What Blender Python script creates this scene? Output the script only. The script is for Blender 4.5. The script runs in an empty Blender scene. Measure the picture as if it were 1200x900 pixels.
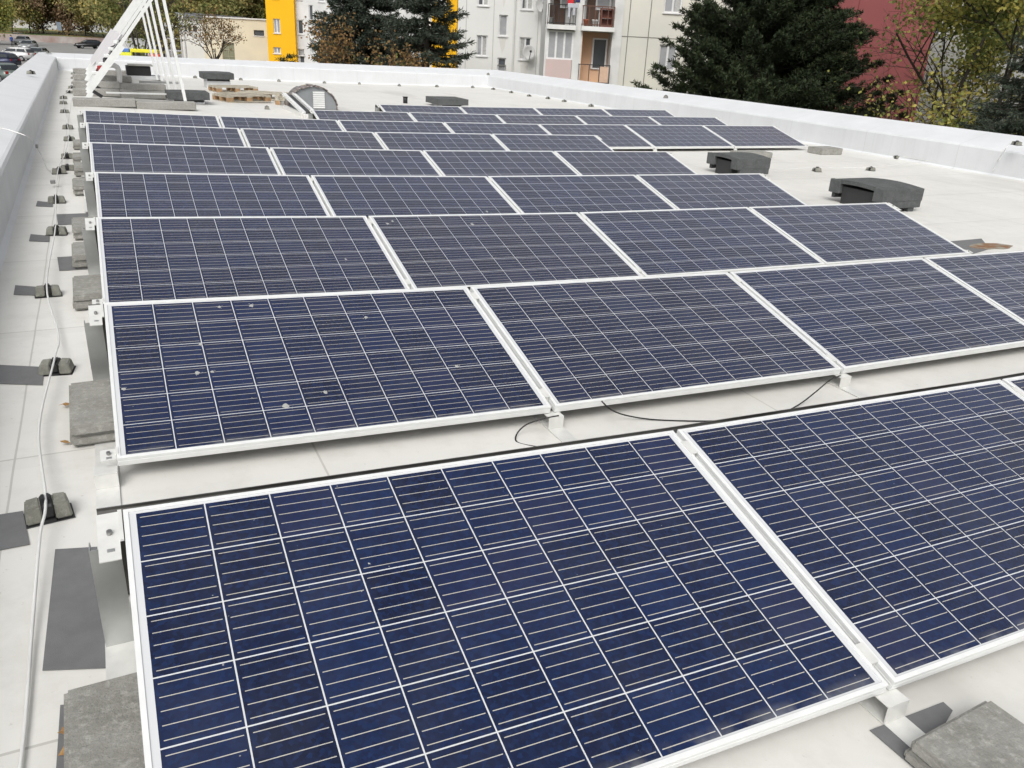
import bpy, bmesh, math, random
import numpy as np
from mathutils import Vector, Matrix, Euler
random.seed(7); rng = np.random.default_rng(7)
R = math.radians
SC = bpy.context.scene
COL = SC.collection

# ------------------------------------------------------------------ camera
CAM_P = Vector((0.120143, -0.982877, 1.351557))
CR = Vector((0.901668, -0.42973, 0.048244)); CU = Vector((0.127063, 0.36993, 0.92033)); CF = Vector((0.41334, 0.823702, -0.388157))
FPX = 959.209
cd = bpy.data.cameras.new('camera'); cam = bpy.data.objects.new('camera', cd); COL.objects.link(cam)
cd.sensor_width = 36; cd.lens = FPX * 36 / 1200; cd.clip_start = 0.02; cd.clip_end = 2000
M = Matrix((CR, CU, -CF)).transposed().to_4x4(); M.translation = CAM_P
cam.matrix_world = M; SC.camera = cam
# ------------------------------------------------------------------ light: overcast day
SUN_EL, SUN_AZ = R(48), R(215)          # azimuth clockwise from +y
w = bpy.data.worlds.new('World'); SC.world = w; w.use_nodes = True
nt = w.node_tree; bg = nt.nodes['Background']
sky = nt.nodes.new('ShaderNodeTexSky'); sky.sky_type = 'NISHITA'; sky.sun_disc = False
sky.sun_elevation = SUN_EL; sky.sun_rotation = SUN_AZ; sky.air_density = 1.0; sky.dust_density = 5.0; sky.ozone_density = 1.0
hs = nt.nodes.new('ShaderNodeHueSaturation'); hs.inputs['Saturation'].default_value = 0.16
nt.links.new(sky.outputs[0], hs.inputs['Color']); nt.links.new(hs.outputs[0], bg.inputs['Color']); bg.inputs['Strength'].default_value = 0.15
sd = bpy.data.lights.new('sun', 'SUN'); sd.energy = 1.05; sd.angle = R(35); sd.color = (1, .97, .92)
so = bpy.data.objects.new('sun', sd); COL.objects.link(so)
sdir = Vector((math.sin(SUN_AZ) * math.cos(SUN_EL), math.cos(SUN_AZ) * math.cos(SUN_EL), math.sin(SUN_EL)))
so.rotation_euler = sdir.to_track_quat('Z', 'Y').to_euler(); so.location = (0, 0, 30)
SC.view_settings.view_transform = 'Standard'; SC.view_settings.look = 'None'
SC.view_settings.exposure = 0.22; SC.view_settings.gamma = 1.0

# ------------------------------------------------------------------ helpers
def tag(o, label=None, cat=None, group=None, kind=None):
    if label: o['label'] = label
    if cat: o['category'] = cat
    if group: o['group'] = group
    if kind: o['kind'] = kind
    return o
def empty(name, loc=(0, 0, 0), rot=(0, 0, 0), label=None, cat=None, group=None):
    o = bpy.data.objects.new(name, None); COL.objects.link(o); o.location = loc; o.rotation_euler = rot
    o.empty_display_size = .1
    return tag(o, label, cat, group)
def copy_tree(o, parent=None):
    c = o.copy(); COL.objects.link(c); c.parent = parent
    for ch in list(o.children): copy_tree(ch, c)
    return c
def ray(px, py):
    return (CF + CR * ((px - 600) / FPX) - CU * ((py - 450) / FPX))
def at(px, py, x=None, y=None, z=None, d=None):
    """a photo direction met with a real plane of the site (or a distance along the view)"""
    v = ray(px, py)
    if y is not None: t = (y - CAM_P.y) / v.y
    elif z is not None: t = (z - CAM_P.z) / v.z
    elif x is not None: t = (x - CAM_P.x) / v.x
    else: t = d
    return CAM_P + v * t

class MB:
    def __init__(s): s.bm = bmesh.new(); s.mi = 0
    def face(s, pts):
        f = s.bm.faces.new([s.bm.verts.new(p) for p in pts]); f.material_index = s.mi; return f
    def box(s, a, b, rot=None, bevel=0, seg=1):
        a = Vector(a); b = Vector(b); c = (a + b) / 2; h = (b - a)
        r = bmesh.ops.create_cube(s.bm, size=1.0); vs = r['verts']
        for v in vs:
            v.co = Vector((v.co.x * h.x, v.co.y * h.y, v.co.z * h.z))
            if rot: v.co = rot @ v.co
            v.co += c
        fs = set(f for v in vs for f in v.link_faces)
        for f in fs: f.material_index = s.mi
        if bevel:
            es = list(set(e for v in vs for e in v.link_edges))
            bmesh.ops.bevel(s.bm, geom=es, offset=bevel, segments=seg, affect='EDGES', clamp_overlap=True)
        return s
    def bar(s, p, q, wx, wz, up=(0, 0, 1)):
        p = Vector(p); q = Vector(q); d = (q - p).normalized(); u = Vector(up)
        sx = d.cross(u); sx = sx.normalized() if sx.length > 1e-4 else Vector((1, 0, 0)); sz = sx.cross(d)
        c = [(-1, -1), (1, -1), (1, 1), (-1, 1)]
        A = [s.bm.verts.new(p + sx * i * wx / 2 + sz * j * wz / 2) for i, j in c]
        B = [s.bm.verts.new(q + sx * i * wx / 2 + sz * j * wz / 2) for i, j in c]
        for k in range(4):
            f = s.bm.faces.new((A[k], A[(k + 1) % 4], B[(k + 1) % 4], B[k])); f.material_index = s.mi
        for L in (A[::-1], B):
            f = s.bm.faces.new(L); f.material_index = s.mi
        return s
    def tube(s, pts, r, n=8, cap=True):
        pts = [Vector(p) for p in pts]; rs = r if isinstance(r, (list, tuple)) else [r] * len(pts)
        rings = []; prev = None
        for i, p in enumerate(pts):
            d = (pts[min(i + 1, len(pts) - 1)] - pts[max(i - 1, 0)]).normalized()
            if prev is None:
                a = d.cross(Vector((0, 0, 1)));
                if a.length < .05: a = d.cross(Vector((1, 0, 0)))
            else: a = prev - d * prev.dot(d)
            a.normalize(); prev = a; b = d.cross(a)
            rings.append([s.bm.verts.new(p + (a * math.cos(2 * math.pi * k / n) + b * math.sin(2 * math.pi * k / n)) * rs[i]) for k in range(n)])
        for i in range(len(rings) - 1):
            for k in range(n):
                f = s.bm.faces.new((rings[i][k], rings[i][(k + 1) % n], rings[i + 1][(k + 1) % n], rings[i + 1][k])); f.material_index = s.mi; f.smooth = True
        if cap:
            for L in (rings[0][::-1], rings[-1]):
                f = s.bm.faces.new(L); f.material_index = s.mi
        return s
    def prism(s, poly, z0, z1):
        """poly: list of (x,y)"""
        B = [s.bm.verts.new((x, y, z0)) for x, y in poly]; T = [s.bm.verts.new((x, y, z1)) for x, y in poly]; n = len(poly)
        for k in range(n): s.bm.faces.new((B[k], B[(k + 1) % n], T[(k + 1) % n], T[k])).material_index = s.mi
        s.bm.faces.new(T).material_index = s.mi; s.bm.faces.new(B[::-1]).material_index = s.mi
        return s
    def extrude(s, poly3, vec):
        vec = Vector(vec); A = [s.bm.verts.new(p) for p in poly3]; B = [s.bm.verts.new(Vector(p) + vec) for p in poly3]; n = len(A)
        for k in range(n): s.bm.faces.new((A[k], A[(k + 1) % n], B[(k + 1) % n], B[k])).material_index = s.mi
        s.bm.faces.new(A[::-1]).material_index = s.mi; s.bm.faces.new(B).material_index = s.mi
        return s
    def build(s, name, mat, parent=None, smooth=False, loc=None, label=None):
        bmesh.ops.recalc_face_normals(s.bm, faces=s.bm.faces[:])
        me = bpy.data.meshes.new(name); s.bm.to_mesh(me); s.bm.free()
        for m in (mat if isinstance(mat, (list, tuple)) else [mat]): me.materials.append(m)
        if smooth: me.polygons.foreach_set('use_smooth', [True] * len(me.polygons))
        o = bpy.data.objects.new(name, me); COL.objects.link(o); o.parent = parent
        if loc is not None: o.location = loc
        if label: o['label'] = label
        return o

# ------------------------------------------------------------------ materials
def new_mat(name):
    m = bpy.data.materials.new(name); m.use_nodes = True; n = m.node_tree
    return m, n, n.nodes['Principled BSDF']
def node(n, t, **kw):
    x = n.nodes.new(t)
    for k, v in kw.items():
        if k == 'op': x.operation = v
        elif hasattr(x, k): setattr(x, k, v)
    return x
def mth(n, op, a, b=None, c=None, clamp=False):
    x = n.nodes.new('ShaderNodeMath'); x.operation = op; x.use_clamp = clamp
    for i, v in enumerate((a, b, c)):
        if v is None: continue
        if isinstance(v, (int, float)): x.inputs[i].default_value = v
        else: n.links.new(v, x.inputs[i])
    return x.outputs[0]
def mixc(n, f, a, b, bt='MIX'):
    x = n.nodes.new('ShaderNodeMix'); x.data_type = 'RGBA'; x.blend_type = bt
    for s_, v in ((x.inputs[0], f), (x.inputs[6], a), (x.inputs[7], b)):
        if isinstance(v, (int, float)): s_.default_value = v
        elif isinstance(v, tuple): s_.default_value = (*v[:3], 1)
        else: n.links.new(v, s_)
    return x.outputs[2]
def noise(n, vec, scale, detail=4, rough=.55):
    x = n.nodes.new('ShaderNodeTexNoise'); x.inputs['Scale'].default_value = scale; x.inputs['Detail'].default_value = detail; x.inputs['Roughness'].default_value = rough
    if vec is not None: n.links.new(vec, x.inputs['Vector'])
    return x.outputs['Fac']
def ramp(n, f, lo, hi):
    x = n.nodes.new('ShaderNodeMapRange'); x.inputs[1].default_value = lo; x.inputs[2].default_value = hi; n.links.new(f, x.inputs[0]); return x.outputs[0]
def simple(name, col, rough=.6, metal=0, var=.15, scale=6, bump=0, bscale=60, spec=.5, col2=None, lo=.3, hi=.7):
    m, n, p = new_mat(name); tc = n.nodes.new('ShaderNodeTexCoord'); o = tc.outputs['Object']
    f = ramp(n, noise(n, o, scale), lo, hi)
    c2 = col2 or tuple(c * (1 - var) for c in col)
    n.links.new(mixc(n, f, col, c2), p.inputs['Base Color'])
    p.inputs['Roughness'].default_value = rough; p.inputs['Metallic'].default_value = metal; p.inputs['Specular IOR Level'].default_value = spec
    if bump:
        b = n.nodes.new('ShaderNodeBump'); b.inputs['Strength'].default_value = bump; b.inputs['Distance'].default_value = .01
        n.links.new(noise(n, o, bscale, 6), b.inputs['Height']); n.links.new(b.outputs[0], p.inputs['Normal'])
    return m
MT = {}
MT['alu'] = simple('aluminium_frame', (.76, .77, .76), .4, .15, .08, 14)
MT['alu_dull'] = simple('aluminium_dull', (.50, .51, .50), .35, .75, .2, 9)
MT['alu_white'] = simple('aluminium_white', (.72, .72, .69), .42, .25, .12, 25)
MT['steel'] = simple('shaded_deflector_steel', (.11, .108, .10), .38, .7, .3, 3, col2=(.045, .044, .04), lo=.4, hi=.6)  # dark base and noise stand in for shade and gradient reflection on the flange
MT['backsheet'] = simple('backsheet_white', (.6, .6, .6), .6)
MT['black'] = simple('black_plastic', (.012, .012, .013), .5)
MT['cable'] = simple('cable_black', (.01, .01, .01), .55)
MT['wire'] = simple('conductor_wire', (.74, .74, .72), .4, .1)
MT['felt'] = simple('grey_membrane', (.155, .157, .16), .85, 0, .15, 20, .2, 300)
MT['leaf_dry'] = simple('dry_leaf', (.42, .24, .09), .8, 0, .4, 30)
MT['rust'] = simple('rust_leaf_litter', (.20, .10, .045), .95, 0, .6, 9, .6, 80, col2=(.27, .25, .20), lo=.42, hi=.58)
MT['dropping'] = simple('dropping', (.40, .40, .38), .8, 0, .3, 90)
MT['dark_metal'] = simple('dark_metal', (.03, .03, .032), .45, .3)
MT['bolt'] = simple('bolt_steel', (.35, .35, .34), .3, .9)

def concrete(name, a, b, bsc=90):
    m, n, p = new_mat(name); tc = n.nodes.new('ShaderNodeTexCoord'); o = tc.outputs['Object']
    oi = n.nodes.new('ShaderNodeObjectInfo'); ad = node(n, 'ShaderNodeVectorMath', op='ADD'); n.links.new(o, ad.inputs[0])
    sc = node(n, 'ShaderNodeVectorMath', op='SCALE'); n.links.new(oi.outputs['Location'], sc.inputs[0]); sc.inputs[3].default_value = 3.1; n.links.new(sc.outputs[0], ad.inputs[1]); o = ad.outputs[0]
    c = mixc(n, ramp(n, noise(n, o, 9, 6, .6), .3, .7), a, b)
    c = mixc(n, mth(n, 'MULTIPLY', ramp(n, noise(n, o, 45, 5, .7), .5, .72), .75), c, tuple(x * 1.4 for x in a))
    c = mixc(n, mth(n, 'MULTIPLY', ramp(n, noise(n, o, 130, 4, .7), .55, .75), .6), c, tuple(x * .6 for x in b))
    n.links.new(c, p.inputs['Base Color']); p.inputs['Roughness'].default_value = .92
    bp = n.nodes.new('ShaderNodeBump'); bp.inputs['Strength'].default_value = .8; bp.inputs['Distance'].default_value = .008
    n.links.new(noise(n, o, bsc, 8, .7), bp.inputs['Height']); n.links.new(bp.outputs[0], p.inputs['Normal'])
    return m
MT['paver'] = concrete('weathered_concrete', (.31, .305, .28), (.20, .197, .175), 70)
MT['beam'] = concrete('ballast_concrete', (.30, .295, .275), (.225, .22, .20), 40)
MT['hood'] = concrete('bitumen_granule', (.095, .10, .10), (.055, .06, .06), 120)

def roof_mat():
    m, n, p = new_mat('roof_membrane'); tc = n.nodes.new('ShaderNodeTexCoord'); o = tc.outputs['Object']
    sx = n.nodes.new('ShaderNodeSeparateXYZ'); n.links.new(o, sx.inputs[0])
    mp = n.nodes.new('ShaderNodeMapping'); mp.inputs['Scale'].default_value = (1.6, .5, 1); n.links.new(o, mp.inputs[0])
    c = mixc(n, ramp(n, noise(n, o, .8, 5, .6), .35, .7), (.67, .66, .626), (.60, .592, .558))
    c = mixc(n, mth(n, 'MULTIPLY', ramp(n, noise(n, o, 7, 6, .7), .48, .72), .4), c, (.49, .48, .44))
    c = mixc(n, mth(n, 'MULTIPLY', ramp(n, noise(n, mp.outputs[0], .45, 6, .6), .56, .68), .5), c, (.42, .41, .385))
    c = mixc(n, mth(n, 'MULTIPLY', ramp(n, noise(n, o, 55, 3), .68, .78), .5), c, (.33, .31, .27))
    # welded seams: across every 1.05 m, and one line along the verge
    wob = mth(n, 'MULTIPLY', mth(n, 'SUBTRACT', noise(n, o, 1.3, 2), .5), .012)
    def line(co, per, off, wd):
        fr = mth(n, 'FRACT', mth(n, 'DIVIDE', mth(n, 'ADD', mth(n, 'ADD', co, wob), off), per))
        return mth(n, 'LESS_THAN', mth(n, 'MULTIPLY', mth(n, 'ABSOLUTE', mth(n, 'SUBTRACT', fr, .5)), per), wd)
    l1 = mth(n, 'MULTIPLY', mth(n, 'MAXIMUM', line(sx.outputs[1], 1.43, .1, .004), line(sx.outputs[0], 2.1, .35, .004)), .5)
    band = mth(n, 'MULTIPLY', line(sx.outputs[1], 1.43, .14, .045), .10); c = mixc(n, band, c, (.40, .40, .37))
    vx = mth(n, 'LESS_THAN', mth(n, 'ABSOLUTE', mth(n, 'ADD', mth(n, 'ADD', sx.outputs[0], wob), .30)), .0035)
    c = mixc(n, mth(n, 'MAXIMUM', l1, mth(n, 'MULTIPLY', vx, .55)), c, (.30, .29, .26))
    n.links.new(c, p.inputs['Base Color']); p.inputs['Roughness'].default_value = .55
    bp = n.nodes.new('ShaderNodeBump'); bp.inputs['Strength'].default_value = .25; bp.inputs['Distance'].default_value = .01
    n.links.new(noise(n, o, 3, 6, .6), bp.inputs['Height']); n.links.new(bp.outputs[0], p.inputs['Normal'])
    return m
MT['roof'] = roof_mat()
def parapet_mat():
    m, n, p = new_mat('parapet_membrane'); tc = n.nodes.new('ShaderNodeTexCoord'); o = tc.outputs['Object']
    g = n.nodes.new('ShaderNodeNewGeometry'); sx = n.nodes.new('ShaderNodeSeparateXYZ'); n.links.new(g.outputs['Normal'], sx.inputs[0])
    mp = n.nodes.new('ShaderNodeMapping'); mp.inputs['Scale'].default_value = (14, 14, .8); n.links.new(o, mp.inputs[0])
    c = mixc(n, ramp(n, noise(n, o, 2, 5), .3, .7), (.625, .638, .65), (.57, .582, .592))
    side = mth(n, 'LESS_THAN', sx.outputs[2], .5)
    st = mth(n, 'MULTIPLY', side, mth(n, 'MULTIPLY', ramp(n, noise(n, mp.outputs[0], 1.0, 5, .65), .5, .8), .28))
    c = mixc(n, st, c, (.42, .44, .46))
    so = n.nodes.new('ShaderNodeSeparateXYZ'); n.links.new(o, so.inputs[0]); wob = mth(n, 'MULTIPLY', noise(n, o, 2.0, 2), .03)
    for k_, (per, of) in enumerate(((1.9, .3), (2.05, 1.3))):
        fr = mth(n, 'FRACT', mth(n, 'DIVIDE', mth(n, 'ADD', mth(n, 'ADD', so.outputs[1 - k_], of), wob), per))
        c = mixc(n, mth(n, 'MULTIPLY', mth(n, 'LESS_THAN', mth(n, 'ABSOLUTE', mth(n, 'SUBTRACT', fr, .5)), .0022), .35), c, (.34, .34, .33))
    c = mixc(n, mth(n, 'MULTIPLY', ramp(n, noise(n, o, 1.1, 6, .7), .35, 1.0), .15), c, (.50, .51, .51))
    n.links.new(c, p.inputs['Base Color']); p.inputs['Roughness'].default_value = .6
    bp = n.nodes.new('ShaderNodeBump'); bp.inputs['Strength'].default_value = .35; bp.inputs['Distance'].default_value = .02
    n.links.new(noise(n, o, 2.5, 5, .6), bp.inputs['Height']); n.links.new(bp.outputs[0], p.inputs['Normal'])
    return m
MT['parapet'] = parapet_mat()

MX, MY, PIT = .0278, .018, .15975
def cell_mat():
    m, n, p = new_mat('polycrystalline_cells')
    uv = n.nodes.new('ShaderNodeUVMap'); sx = n.nodes.new('ShaderNodeSeparateXYZ'); n.links.new(uv.outputs[0], sx.inputs[0])
    oi = n.nodes.new('ShaderNodeObjectInfo'); rnd = oi.outputs['Random']
    U = mth(n, 'DIVIDE', mth(n, 'SUBTRACT', sx.outputs[0], MX - .0015), PIT); V = mth(n, 'DIVIDE', mth(n, 'SUBTRACT', sx.outputs[1], MY - .0015), PIT)
    iu = mth(n, 'FLOOR', U); iv = mth(n, 'FLOOR', V); fu = mth(n, 'FRACT', U); fv = mth(n, 'FRACT', V)
    H = .5 - .0017 / PIT
    inc = mth(n, 'MULTIPLY', mth(n, 'LESS_THAN', mth(n, 'ABSOLUTE', mth(n, 'SUBTRACT', fu, .5)), H), mth(n, 'LESS_THAN', mth(n, 'ABSOLUTE', mth(n, 'SUBTRACT', fv, .5)), H))
    inb = mth(n, 'MULTIPLY', mth(n, 'LESS_THAN', mth(n, 'ABSOLUTE', mth(n, 'SUBTRACT', U, 5)), 5.0), mth(n, 'LESS_THAN', mth(n, 'ABSOLUTE', mth(n, 'SUBTRACT', V, 3)), 3.0))
    cell = mth(n, 'MULTIPLY', inc, inb)
    b5 = mth(n, 'FRACT', mth(n, 'MULTIPLY', fv, 5))
    bus = mth(n, 'LESS_THAN', mth(n, 'ABSOLUTE', mth(n, 'SUBTRACT', b5, .5)), .00105 / PIT * 5)
    bus = mth(n, 'MULTIPLY', bus, mth(n, 'MULTIPLY', mth(n, 'GREATER_THAN', fu, .06), mth(n, 'LESS_THAN', fu, .955)))
    cv = n.nodes.new('ShaderNodeCombineXYZ'); n.links.new(iu, cv.inputs[0]); n.links.new(iv, cv.inputs[1]); n.links.new(mth(n, 'MULTIPLY', rnd, 97), cv.inputs[2])
    wn = node(n, 'ShaderNodeTexWhiteNoise', noise_dimensions='3D'); n.links.new(cv.outputs[0], wn.inputs['Vector'])
    pv = n.nodes.new('ShaderNodeCombineXYZ'); n.links.new(sx.outputs[0], pv.inputs[0]); n.links.new(sx.outputs[1], pv.inputs[1]); n.links.new(mth(n, 'MULTIPLY', rnd, 31), pv.inputs[2])
    vo = node(n, 'ShaderNodeTexVoronoi', voronoi_dimensions='3D'); vo.inputs['Scale'].default_value = 110; n.links.new(pv.outputs[0], vo.inputs['Vector'])
    sc = n.nodes.new('ShaderNodeSeparateColor'); n.links.new(vo.outputs['Color'], sc.inputs[0])
    base = mixc(n, wn.outputs['Value'], (.0015, .0048, .024), (.0052, .0145, .058))
    base = mixc(n, mth(n, 'MULTIPLY', mth(n, 'POWER', sc.outputs[0], 2.0), .6), base, (.007, .023, .088))
    base = mixc(n, mth(n, 'MULTIPLY', ramp(n, noise(n, pv.outputs[0], 14, 4, .6), .4, .75), .35), base, (.002, .006, .025))
    # whole panels differ a little: some browner, some greyer
    rr = mth(n, 'FRACT', mth(n, 'MULTIPLY', rnd, 7.31))
    base = mixc(n, mth(n, 'MULTIPLY', ramp(n, rr, .45, 1.0), .5), base, (.017, .019, .040))
    base = mixc(n, mth(n, 'MULTIPLY', mth(n, 'GREATER_THAN', wn.outputs['Value'], .86), .22), base, (.020, .017, .040))
    c = mixc(n, bus, base, (.42, .40, .36))
    c = mixc(n, cell, (.56, .57, .58), c)
    # thin dust film, drifted towards the lower frame
    dn = noise(n, pv.outputs[0], 4.5, 6, .7)
    low = mth(n, 'MULTIPLY', mth(n, 'SUBTRACT', 1.0, ramp(n, sx.outputs[1], .01, .05)), ramp(n, noise(n, pv.outputs[0], 9, 4), .42, .62))
    film = mth(n, 'ADD', mth(n, 'MULTIPLY', ramp(n, dn, .42, .8), .035), mth(n, 'MULTIPLY', low, .28), clamp=True)
    spk = mth(n, 'MULTIPLY', mth(n, 'GREATER_THAN', noise(n, pv.outputs[0], 70, 2, .5), .775), .5)
    c = mixc(n, mth(n, 'MAXIMUM', film, spk), c, (.42, .42, .40))
    n.links.new(c, p.inputs['Base Color'])
    n.links.new(mth(n, 'ADD', .07, mth(n, 'MULTIPLY', dn, .16)), p.inputs['Roughness'])
    p.inputs['IOR'].default_value = 1.5; p.inputs['Specular IOR Level'].default_value = .5; p.inputs['Sheen Weight'].default_value = .22; p.inputs['Sheen Roughness'].default_value = .35; p.inputs['Sheen Tint'].default_value = (.85, .86, .95, 1)
    return m
MT['cell'] = cell_mat()

# ------------------------------------------------------------------ levels and layout
GZ = -3.8                                        # street level (panel low edge is 0)
ZX = [(-1.2, -.0), (0, 0), (1.66, -.061), (3.33, -.105), (5, -.127), (6.67, -.148), (11.7, -.160), (14, -.16)]
def zn(x):
    for (a, za), (b, zb) in zip(ZX, ZX[1:]):
        if x <= b: return za + (zb - za) * max(0, (x - a)) / (b - a)
    return ZX[-1][1]
BASE = .095
def rz(x): return zn(x) - BASE
TILT = R(14.54)
ROWY = [0, 1.742, 3.510, 5.257, 6.996, 8.757, 10.516, 12.27, 14.03]
ROWX = [.041, .029, .017, .020, -.007, -.035, -.065, 3.30, 4.97]
ROWZ = [0, 0, .005, .003, .012, .010, -.016, -.03, -.045]
ROWN = [3, 4, 4, 4, 4, 4, 7, 5, 4]

# ------------------------------------------------------------------ ground
gnd = simple('park_grass', (.075, .105, .035), .95, 0, .3, .35, .5, 8, col2=(.14, .115, .05))
gm = MB(); N = 24; S = 420
gm.face([(-S, -S, GZ - .02), (S, -S, GZ - .02), (S, S * 1.4, GZ - .02), (-S, S * 1.4, GZ - .02)])
tag(gm.build('ground', gnd), 'autumn grass ground around the buildings', 'ground', kind='structure')
# park slope rising beyond the street
asph = simple('asphalt', (.25, .245, .235), .9, 0, .25, .6, .3, 30)
g1 = MB()
A0 = at(-260, 50, z=GZ); 
g1.face([(-140, 20, GZ), (12, 20, GZ), (48, 192, GZ), (-140, 221, GZ)])
tag(g1.build('car_park', asph), 'grey asphalt car park and street', 'road', kind='structure')
g2 = MB()
lo = [(-150, 222, GZ + 1.2), (-20, 201, GZ + 1.2), (48, 191, GZ + 1.2)]; hi = [(-150, 300, GZ + 2.0), (-20, 290, GZ + 2.0), (80, 280, GZ + 2.0)]; up = [(-190, 420, GZ + 2.6), (-20, 420, GZ + 2.6), (110, 420, GZ + 2.6)]
for Lr in ((lo, hi), (hi, up)):
    for k in range(2): g2.face([Lr[0][k], Lr[0][k + 1], Lr[1][k + 1], Lr[1][k]])
tag(g2.build('grass_slope', simple('slope_grass', (.075, .12, .03), .95, 0, .3, .12, .4, 4, col2=(.27, .17, .05), lo=.45, hi=.6)), kind='structure')
wm = MB()
for a, b in zip(lo, lo[1:]):
    wm.bar(Vector((a[0], a[1] - .2, GZ + .15)), Vector((b[0], b[1] - .2, GZ + .15)), .35, 2.2)
tag(wm.build('retaining_wall', simple('brick_concrete', (.40, .38, .36), .9, 0, .3, .5, col2=(.27, .19, .165), lo=.3, hi=.7)), 'long low concrete and brick retaining wall beyond the car park', 'wall')

# ------------------------------------------------------------------ the roof we stand on
PL = [(-.50, -3.0), (-.765, 27.0)]               # inner line of the left parapet
rb = MB(); xs = [-.78, 0, .8, 1.66, 3.33, 5.0, 6.67, 9, 11.7, 12.65]; ys = [-3.2, 3, 9, 15, 21, 27.02]
grid = [[rb.bm.verts.new((x, y, rz(x) - .004 * 0)) for x in xs] for y in ys]
for i in range(len(ys) - 1):
    for j in range(len(xs) - 1):
        rb.bm.faces.new((grid[i][j], grid[i][j + 1], grid[i + 1][j + 1], grid[i + 1][j]))
tag(rb.build('flat_roof', MT['roof'], smooth=True), 'white membrane flat roof carrying the solar panels', 'roof', kind='structure')
bb = MB(); bb.box((-1.15, -3.3, GZ), (13.2, 27.6, -.5))
tag(bb.build('roof_building', simple('render_wall', (.55, .54, .5), .9)), 'rendered building under the flat roof', 'building')
def parapet(name, inner, outer, label, ztop_in, ztop_out):
    """closed section swept along a line; slightly uneven membrane"""
    m = MB(); n = 26; rings = []
    for k in range(n + 1):
        t = k / n; i = Vector(inner[0]).lerp(Vector(inner[1]), t); o = Vector(outer[0]).lerp(Vector(outer[1]), t)
        zi = ztop_in[0] + (ztop_in[1] - ztop_in[0]) * t + .003 * math.sin(k * 2.1); zo = ztop_out[0] + (ztop_out[1] - ztop_out[0]) * t
        nrm = (o - i).normalized()
        P = [(i - nrm * .035, rz(i.x) + .0), (i, rz(i.x) + .03), (i + nrm * .004, zi - .03), (i + nrm * .02, zi - .006), (i + nrm * .045, zi + .004), (o - nrm * .03, zo), (o, zo - .02), (o, -.6)]
        rings.append([m.bm.verts.new((p.x, p.y, z)) for p, z in P])
    for a, b in zip(rings, rings[1:]):
        for k in range(len(a) - 1): m.bm.faces.new((a[k], a[k + 1], b[k + 1], b[k]))
    for r_ in (rings[0], rings[-1]): m.bm.faces.new(r_)
    o = m.build(name, MT['parapet'], smooth=False); tag(o, label, 'parapet wall'); return o
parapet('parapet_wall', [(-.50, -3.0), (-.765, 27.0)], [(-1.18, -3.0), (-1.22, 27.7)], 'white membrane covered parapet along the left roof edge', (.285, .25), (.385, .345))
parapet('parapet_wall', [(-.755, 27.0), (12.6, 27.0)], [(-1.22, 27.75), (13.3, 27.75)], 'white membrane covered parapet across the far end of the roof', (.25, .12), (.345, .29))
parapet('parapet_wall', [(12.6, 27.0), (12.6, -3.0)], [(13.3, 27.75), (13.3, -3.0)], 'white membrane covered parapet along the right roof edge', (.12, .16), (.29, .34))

# ------------------------------------------------------------------ solar panels
def frame_mesh():
    m = MB(); prof = [(.0115, -.0028), (.0115, 0), (.0008, 0), (0, -.0008), (0, -.011), (.0012, -.0125), (.0012, -.0145), (0, -.016), (0, -.034), (.001, -.035), (.028, -.035), (.028, -.0335), (.002, -.0335), (.002, -.0085), (.0115, -.0085)]
    rings = [[m.bm.verts.new(v) for v in ((d, d, z), (1.65 - d, d, z), (1.65 - d, .992 - d, z), (d, .992 - d, z))] for d, z in prof]
    n = len(rings)
    for a in range(n):
        A, B = rings[a], rings[(a + 1) % n]
        for k in range(4): m.bm.faces.new((A[k], A[(k + 1) % 4], B[(k + 1) % 4], B[k]))
    return m
def proto_panel():
    t = empty('solar_panel')
    frame_mesh().build('panel_frame', MT['alu'], t)
    m = MB(); d = .0025
    m.box((d, d, -.0075), (1.65 - d, .992 - d, -.0032))
    o = m.build('cell_sheet', [MT['cell'], MT['backsheet']], t); me = o.data
    uvl = me.uv_layers.new(name='UVMap')
    for pl in me.polygons:
        pl.material_index = 0 if pl.normal.z > .5 else 1
        for li in pl.loop_indices:
            co = me.vertices[me.loops[li].vertex_index].co; uvl.data[li].uv = (co.x, co.y)
    jb = MB(); jb.box((.77, .85, -.026), (.88, .95, -.0078), bevel=.004); jb.build('junction_box', MT['black'], t)
    return t
PP = proto_panel()
ordn = ['first', 'second', 'third', 'fourth', 'fifth', 'sixth', 'seventh', 'eighth', 'ninth']
panels = {}
def place_panel(o, i, j):
    x0 = ROWX[i] + j * 1.67; x1 = x0 + 1.65; z0 = zn(x0) + ROWZ[i]; z1 = zn(x1) + ROWZ[i]
    o.location = (x0, ROWY[i], z0)
    ex = Vector((1.65, 0, z1 - z0)).normalized(); ey = Vector((0, math.cos(TILT), math.sin(TILT))); ez = ex.cross(ey).normalized(); ey = ez.cross(ex)
    o.rotation_euler = Matrix((ex, ey, ez)).transposed().to_euler()
    where = 'nearest row' if i == 0 else ('farthest row' if i == 8 else f'{ordn[i]} row back')
    side = 'leftmost' if j == 0 else ('rightmost' if (j == ROWN[i] - 1 and i > 1) else f'{ordn[j]} from the left')
    tag(o, f'blue polycrystalline solar panel, {side} in the {where}', 'solar panel', 'tilted solar panels set in rows on the roof')
    panels[(i, j)] = o
first = True
for i in range(9):
    for j in range(ROWN[i]):
        o = PP if first else copy_tree(PP); first = False
        place_panel(o, i, j)
bpy.context.view_layer.update()
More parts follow.
